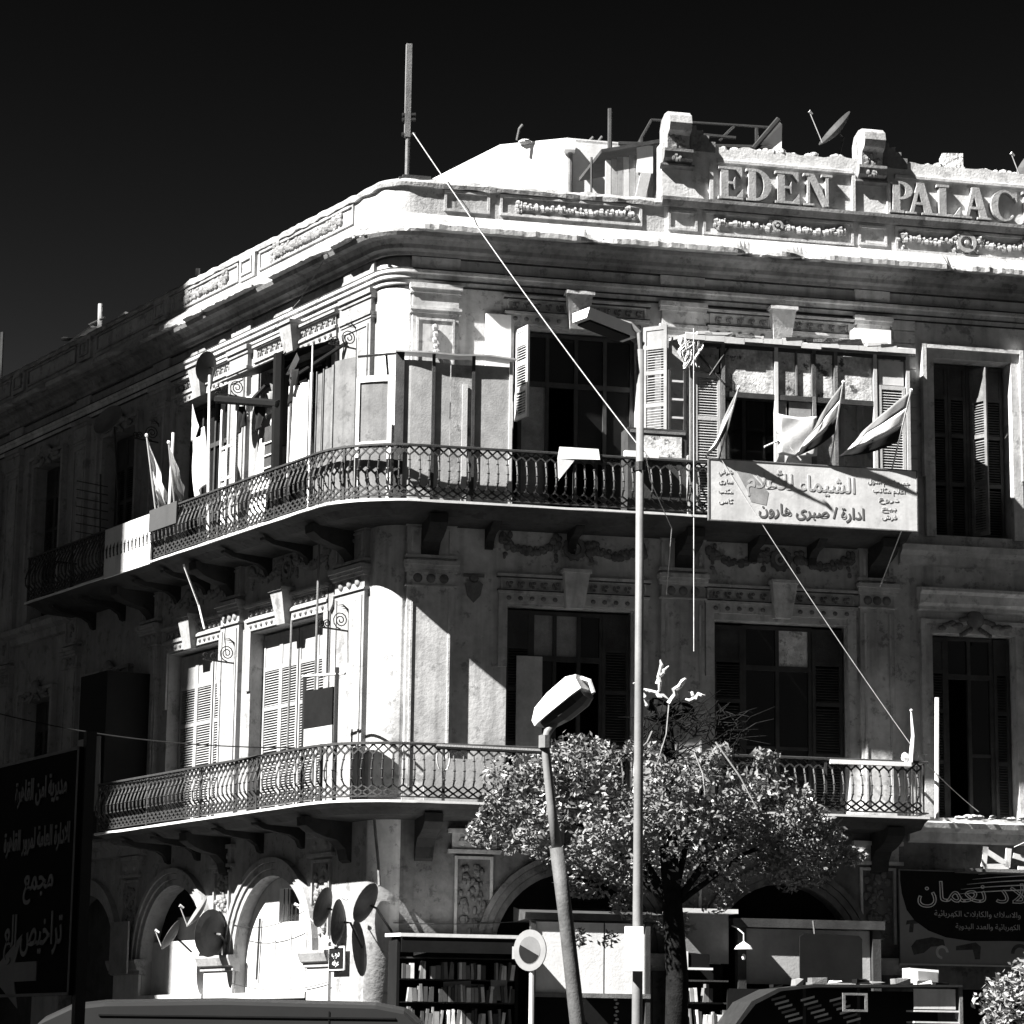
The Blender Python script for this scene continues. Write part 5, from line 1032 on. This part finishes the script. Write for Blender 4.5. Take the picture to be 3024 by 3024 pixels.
b = MB(fr2); ps = []; bp = [(-.17, -.052), (-.14, -.12), (-.05, -.15), (.05, -.15), (.14, -.12), (.17, -.052)]
for a, k in ((-.25, .7), (-.05, 1.), (.18, 1.), (.27, .75)): ps += [(a, y*k, -.032+(z+.032)*k) for y, z in bp]
b.add(ps, [(i*N+j, i*N+(j+1) % N, (i+1)*N+(j+1) % N, (i+1)*N+j) for i in range(3) for j in range(N)]+[tuple(range(N)), tuple(3*N+j for j in range(N))]); b.build('bowl', M('lamp_bowl', .06, .3, .2, 4, 0, .05), L2)
b = MB(fr2); b.tube([(.3, 0, .1), (.36, 0, .02), (.33, 0, -.1)], .022, 6); b.build('latch', off, L2)
b = MB(); b.tube([tuple(px(825, 1408, 26.3)), tuple(px(1030, 1418, d2))], .028, 8); b.build('cross_bar', iron, L2)
b = MB(); q = b1_; b.tube([(q.x, q.y-.02, q.z-.06), (q.x, q.y-.02, q.z+.06)], .06, 8); b.build('collar', lampm, L2)

d3 = 40.; c0 = px(1000, 1793, d3); NE = thing('traffic_sign', (c0.x, d3, 0), 'round pale traffic sign with a dark half disc on a thin white post', 'traffic sign')
ns = Vector((-.62, -.78, .05)).normalized(); us = Vector((.78, -.62, 0)).normalized(); fr3 = lambda a, o_, c: c0+us*a+ns*o_+Z*c
b = MB(fr3); b.disc((0, 0), .3, -.01, .01, 28); b.build('plate', M('sign_ring', .2, .5, .1, 4, 0, 0), NE); b = MB(fr3); b.disc((0, 0), .2, .01, .014, 24); b.build('centre', M('sign_centre', .13, .5, .1, 4, 0, 0), NE)
b = MB(fr3); b.prism([(.19*cos(a), .19*sin(a)) for a in [pi*.86+pi*i/12 for i in range(13)]], .014, .018); b.build('bar', black, NE)
b = MB(fr3); b.box(-.34, -.26, -.03, -.01, -.12, .06); b.build('bracket', grey, NE)
b = MB(); q = c0-ns*.05; b.tube([(q.x, q.y, 0), (q.x, q.y, c0.z+.05)], .038, 8); b.build('post', white, NE)

# big direction board at the left edge
s0 = px(150, 1408, 18.); dS = Vector((sin(radians(-30.3)), cos(radians(-30.3)), 0)); nS = Vector((-dS.y, dS.x, 0)); nS = nS if nS.y < 0 else -nS
zb, zt = px(142, 1878, 18.).z, s0.z
DB_ = thing('direction_board', (s0.x, s0.y, 0), 'large dark road direction board with dim lettering and arrow at the left edge', 'road sign')
frS = lambda a, o_, c: Vector((s0.x, s0.y, 0))+dS*a+nS*o_+c*Z
b = MB(frS); b.box(0, 2.6, -.03, 0, zb, zt); b.build('panel', M('sign_blue', .014, .8, .1, 2, 0, 0, spec=.05), DB_)
rim = M('sign_rim', .25, .6, .2, 5, 0, 0)
for a0_, a1_, z0_, z1_ in ((0, .02, zb, zt), (0, 2.6, zt-.02, zt), (0, 2.6, zb, zb+.02)): b = MB(frS); b.box(a0_, a1_, 0, .006, z0_, z1_); b.build('rim', rim, DB_)
for a in (-.05, 2.3): b = MB(frS); b.box(a, a+.06, -.1, -.03, 0, zt+.1); b.build('post', iron, DB_)
H_ = zt-zb; wt = M('sign_lettering', .3, .6, .1, 3, 0, 0)
def wS(tx_, a, zf, sz, wd): writing(tx_, frS(a, .008, zb+H_*zf), -dS, Z, sz, wt, DB_, 'RIGHT', .004, width=wd)
wS('مديرية امن القاهرة', .17, .82, .2, .98); wS('الادارة العامة لمرور القاهرة', .08, .615, .19, 1.25); wS('مجمع', .34, .44, .24, .56); wS('تراخيص الع', .14, .21, .3, 1.1)
b = MB(frS); zz = zb+H_*.1; b.prism([(.6, zz-.06), (1.02, zz-.06), (.94, zz-.24), (1.5, zz+.0), (.9, zz+.26), (1.02, zz+.07), (.6, zz+.07)], 0, .006); b.build('arrow', wt, DB_)

# the van that hides the foot of the building
dv = 27.; vl, vr = px(60, 1932, dv), px(800, 1932, dv); zr = px(500, 1886, dv).z
VN = thing('van', ((vl.x+vr.x)/2, dv+.9, 0), 'dark grey van parked in front of the corner, only its roof in the picture', 'van')
vp_ = M('van_paint', .022, .35, .08, 1, 0, .02, 20, spec=.5); x0, x1 = vl.x-1.25, vr.x+.02
zr -= .075
prof = [(x0, .45), (x0, 1.0), (x0+.15, 1.12), (x0+.62, 1.25), (x0+1.35, zr-.18), (x0+1.62, zr-.05), (x0+1.95, zr-.01), (x0+3.1, zr+.02), (x1-.5, zr), (x1-.22, zr-.05), (x1-.08, zr-.17), (x1, zr-.55), (x1+.03, 1.2), (x1+.03, .45)]
b = MB(); n = len(prof); rows = []
for y, k in ((dv, .0), (dv+.06, .035), (dv+.22, .07), (dv+1.5, .07), (dv+1.66, .035), (dv+1.72, 0)):
    rows.append([(x, y, z+(k if z > 1.6 else 0)) for x, z in prof])
b.add([p for r_ in rows for p in r_], [(i*n+j, i*n+(j+1) % n, (i+1)*n+(j+1) % n, (i+1)*n+j) for i in range(5) for j in range(n)]+[tuple(range(n)), tuple(5*n+j for j in range(n))]); b.build('body', vp_, VN)
b = MB(); b.box(x0+1.9, x1-.3, dv-.012, dv+.02, zr-.1, zr-.085); b.build('roof_gutter', black, VN); b = MB(); b.box(px(620, 1900, dv).x, px(620, 1900, dv).x+.012, dv-.006, dv+.01, .5, zr-.03); b.build('door_seam', black, VN)
for k, (xa, xb) in enumerate(((x0+1.4, x0+2.1), (x0+2.25, x0+3.1), (x0+3.25, x1-.35))): b = MB(); b.box(xa, xb, dv-.008, dv+.01, 1.25, zr-.22); b.build('side_window', glass, VN)
for xw in (x0+.75, x1-.8):
    for yw in (dv+.02, dv+1.52):
        b = MB(); b.tube([(xw, yw, .33), (xw, yw+.18, .33)], .33, 18); W_ = b.build('wheel', black, VN); b = MB(); b.tube([(xw, yw-.012, .33), (xw, yw+.19, .33)], .18, 14); b.build('rim', steel, W_)
for yw in (dv+.2, dv+1.35): b = MB(); b.box(x0-.02, x0+.02, yw, yw+.2, .75, .92); b.build('headlight', glass_dull, VN)

# ------------------------------------------------------------------ cables
def cable(pts, r, mat, label, sag=0., n=16):
    if len(pts) == 2:
        p, q = Vector(pts[0]), Vector(pts[1]); pts = [tuple(p.lerp(q, i/n)-Z*sag*4*(i/n)*(1-i/n)) for i in range(n+1)]
    b = MB(); b.tube(pts, r, 5); b.build('cable', mat, None, label=label, cat='cable')
wire_w = M('pale_cable', .6, .6, .2, 9, 0, 0)
cable([tuple(FR(.38, .0, 19.12)), tuple(FR(4.42, 2.4, 12.45))], .0095, wire_w, 'white cable running from the mast down to the upper railing', .12)
cable([tuple(FR(4.42, 2.4, 12.45)), tuple(FR(4.62, 2.0, 12.05)), tuple(FR(5.2, 1.4, 11.3)), tuple(FR(5.35, .5, 10.2))], .0085, wire_w, 'loose end of white cable below the upper railing')
cable([tuple(FR(6.15, 1.42, 12.7)), tuple(FR(10.0, 1.3, 7.3))], .008, wire_w, 'thin cable from the banner down to the lower railing', .1); cable([tuple(FR(10.0, 1.3, 7.3)), tuple(FR(11.6, .4, 6.3))], .008, wire_w, 'thin cable from the lower railing to the right window', .05)
cable([tuple(FR(5.62, 1.42, 15.2)), tuple(FR(5.62, 1.42, 9.0))], .0085, wire_w, 'cable hanging straight down left of the timber box')
cable([tuple(FR(9.75, 1.38, 11.5)), tuple(FR(9.7, .3, 10.6))], .01, wire_w, 'short cable under the right end of the banner')
cable([tuple(FL(13.5, 3.0, 9.1)), tuple(FP(-.95, 1.25, 7.15))], .013, black, 'black cable crossing the shaded left front to the lower railing', .25)
cable([tuple(FL(2.2, .06, 4.4)), tuple(FL(6.5, .08, 4.3))], .008, iron, 'thin wire looping across the lit arch', .35); cable([tuple(FL(1.6, .1, 2.9)), tuple(FL(5.6, .1, 2.95))], .008, iron, 'wire sagging along the lit arch sill', .15)
cable([tuple(FP(-.1, .1, 5.9)), tuple(FP(.05, .25, 5.0)), tuple(FP(.1, .4, 4.6))], .03, wood_grey, 'frayed cable hanging from the lower balcony to the corner dishes')
cable([tuple(FR(.3, .1, 3.95)), tuple(FR(4.6, .3, 4.3))], .01, iron, 'wire above the bookstall', .12)
cable([tuple(FL(6.35, 1.1, 11.4)), tuple(FL(6.4, .7, 10.6)), tuple(FL(6.3, .6, 10.1))], .02, cloth_w, 'torn white streamer hanging under the upper balcony')
cable([tuple(FR(12.1, .9, 5.6)), tuple(FR(13.4, 1.0, 6.2))], .0085, wire_w, 'wire rising from the crate frame at the right edge')
cable([tuple(FL(2.0, .4, 16.9)), tuple(FL(3.1, .3, 16.4)), tuple(FL(3.4, .8, 15.7))], .006, iron, 'thin wire under the left cornice')

# ------------------------------------------------------------------ trees
leaf_m = M('leaf', .17, .35, .55, 3, 0, 0, spec=.5); bark = M('bark', .014, .95, .4, 6, .3, .6, 30, spec=.05); branch_m = M('dry_branch', .2, .9, .3, 6, 0, .3); stubm = M('cut_wood', .5, .8, .2, 6, 0, .3)
def leaves(b, cs, n, size, rnd):
    wsum = sum(c[1].x*c[1].z for c in cs)
    for c, r in cs:
        m = int(n*r.x*r.z/wsum)
        for _ in range(m):
            while 1:
                v = Vector((rnd.uniform(-1, 1), rnd.uniform(-1, 1), rnd.uniform(-1, 1)))
                if v.length < 1: break
            if v.length < .75 and rnd.random() < .3: v = v.normalized()*rnd.uniform(.8, 1.12)
            p = c+Vector((v.x*r.x, v.y*r.y, v.z*r.z))
            if noise.noise(p*1.9) < -.16 or noise.noise(p*.9+Vector((5, 1, 2))) < -.3: continue
            d = Vector((rnd.gauss(0, 1), rnd.gauss(0, 1), rnd.gauss(-.2, .7))).normalized(); w_ = d.cross(Vector((rnd.gauss(0, 1), rnd.gauss(0, 1), rnd.gauss(0, 1)))).normalized(); s = size*rnd.uniform(.65, 1.3)
            b.add([p-d*s*.5, p+w_*s*.22+d*s*.05, p+d*s*.5, p-w_*s*.22+d*s*.05], [(0, 1, 2), (0, 2, 3)], True)
dt = 41.; mp = 1.5652*dt/8000
TR = thing('street_tree', tuple(px(1272, 1986, dt)*Vector((1, 1, 1)).x if 0 else (px(1272, 1900, dt).x, dt, 0)), 'broad leafy street tree with broken top in front of the lower balcony', 'tree')
rt_ = random.Random(12); cs = []
for x, y, rx, ry in ((1000, 1490, 95, 85), (1090, 1455, 100, 70), (955, 1560, 62, 55), (1085, 1565, 120, 75), (1215, 1525, 115, 105), (1330, 1500, 105, 80), (1430, 1520, 95, 75), (1545, 1560, 72, 50), (1240, 1640, 115, 55), (1390, 1615, 115, 60), (1150, 1610, 70, 55), (1330, 1690, 60, 40), (1490, 1610, 80, 50), (1200, 1700, 50, 40), (1120, 1770, 45, 22), (1275, 1745, 40, 26), (1590, 1580, 38, 34), (1530, 1640, 50, 34), (1440, 1680, 70, 36), (1110, 1660, 60, 36)):
    dd = rt_.uniform(-.4, .4)+(y-1540)/110*.55; cs.append((px(x, y, dt+dd), Vector((rx*mp, max(rx, ry)*mp*1.05, ry*mp))))
for k in range(22):
    an = rt_.uniform(-.2, pi+.2); cs.append((px(1255+355*cos(an)*rt_.uniform(.9, 1.02), 1560-150*sin(an)*rt_.uniform(.9, 1.05)+rt_.uniform(0, 40), dt+rt_.uniform(-.8, .8)), Vector((rt_.uniform(14, 34)*mp, .25, rt_.uniform(12, 26)*mp))))
b = MB(); leaves(b, cs, 48000, .1, rt_); b.build('crown', leaf_m, TR, recalc=False)
base = Vector((px(1272, 1900, dt).x, dt, 0)); fork = px(1268, 1700, dt); top = px(1255, 1330, dt)
b = MB(); b.tube([tuple(base), tuple(px(1278, 1850, dt)), tuple(fork), tuple(px(1258, 1550, dt)), tuple(px(1262, 1420, dt)), tuple(top)], [.19, .17, .15, .12, .1, .09], 10); TK = b.build('trunk', bark, TR, True)
for x, y, r0 in ((1000, 1500, .07), (1090, 1450, .06), (1330, 1480, .06), (1450, 1520, .06), (1540, 1560, .05), (1120, 1580, .05), (1380, 1600, .05)):
    e = px(x, y, dt+rt_.uniform(-.5, .5)); m_ = fork.lerp(e, .5)+Z*.15; b = MB(); b.tube([tuple(fork-Z*.1), tuple(m_), tuple(e)], [r0, r0*.7, .015], 7); b.build('limb', bark, TR)
for (x, y), (x2, y2), r in (((1225, 1335), (1200, 1285), .032), ((1240, 1310), (1248, 1245), .028), ((1262, 1330), (1292, 1275), .055), ((1285, 1320), (1335, 1312), .03), ((1210, 1300), (1262, 1318), .035), ((1235, 1290), (1260, 1258), .03), ((1300, 1300), (1312, 1322), .03)):
    b = MB(); p, q = px(x, y, dt-.1), px(x2, y2, dt-.25); b.tube([tuple(p.lerp(q, i/6)+Vector((rt_.gauss(0, .022), rt_.gauss(0, .02), rt_.gauss(0, .022)))) for i in range(7)], [r*rt_.uniform(.6, 1.15) for i in range(6)]+[r*.3], 7); b.build('broken_limb', stubm, TR)
for x, y, r in ((1255, 1345, .2), (1240, 1330, .15), (1285, 1340, .16)): b = MB(); p = px(x, y, dt); b.ball(tuple(p), r, 1.3, 1, .8, 8, 6); b.build('knot', bark, TR)
for k in range(150):
    a = px(1290+rt_.uniform(-80, 110), 1420+rt_.uniform(-70, 30), dt-.2); e = a+Vector((rt_.gauss(.12, .28), rt_.uniform(-.3, .2), rt_.uniform(-.05, .45))); m_ = a.lerp(e, .5)+Vector((rt_.gauss(0, .08), 0, rt_.gauss(.05, .06)))
    b = MB(); b.tube([tuple(a), tuple(m_), tuple(e)], [.011, .008, .003], 4); b.build('twig', bark, TR)
for (x, y), (x2, y2) in (((1262, 1330), (1240, 1440)), ((1350, 1400), (1430, 1530)), ((1310, 1420), (1330, 1500)), ((1230, 1380), (1200, 1420))):
    b = MB(); b.tube([tuple(px(x, y, dt-1)), tuple(px((x+x2)/2+6, (y+y2)/2, dt-1.1)), tuple(px(x2, y2, dt-1.2))], [.014, .012, .006], 5); b.build('bare_branch', branch_m, TR)
ds = 36.; ms = 1.5652*ds/8000
SB_ = thing('young_tree', (px(1905, 1932, ds).x, ds, 0), 'small bushy tree cut by the lower right corner of the picture', 'tree'); cs = []
for x, y, rx, ry in ((1885, 1835, 42, 45), (1850, 1885, 32, 25), (1915, 1890, 60, 50), (1960, 1850, 55, 60), (1900, 1950, 60, 50), (1960, 1960, 70, 60)): cs.append((px(x, y, ds), Vector((rx*ms, rx*ms, ry*ms))))
b = MB(); leaves(b, cs, 3600, .1, random.Random(14)); b.build('crown', M('young_leaf', .24, .4, .3, 3, 0, 0, spec=.5), SB_, recalc=False)
b = MB(); q = px(1915, 1900, ds); b.tube([(q.x, ds, 0), (q.x, ds, 1.5), tuple(q)], [.06, .05, .02], 7); b.build('trunk', bark, SB_)
# ------------------------------------------------------------------ outside the frame: apartment block that shadows the left front, and an added shade block
def block(name, p0, d, n, w, dep, h, label):
    P = Vector(p0)
    fr = lambda a, o, c: P+a*d+o*n+c*Z
    T = thing(name, P, label, 'building')
    b = MB(fr); b.box(0, w, 0, dep, 0, h); b.build('wall', plaster, T)
    b = MB(fr); b.box(-.3, w+.3, -.3, dep+.3, h, h+.6); b.build('cornice', plaster2, T)
    for i in range(int(w/3.2)):
        for j in range(int(h/4)-1):
            q = MB(fr); q.box(1+i*3.2, 2.3+i*3.2, -.05, .02, 1.6+j*4, 3.8+j*4); q.build('window', wood_dark, T)
hn = Vector((hz.x, hz.y, 0))
e0 = FL(8.95, 0, 0)+hn*28
block('apartment_block', e0, dL, hn, 26, 12, 45.95, 'tall plain apartment block across the side street, outside the frame')
block('added_shade_block', Vector((-15, -8, 0)), Vector((0, 1, 0)), Vector((-1, 0, 0)), 23, 10, 20, 'unseen block added left of the viewer to shade the direction board, outside the frame')  # added, unseen, placed to cast shade on the direction board
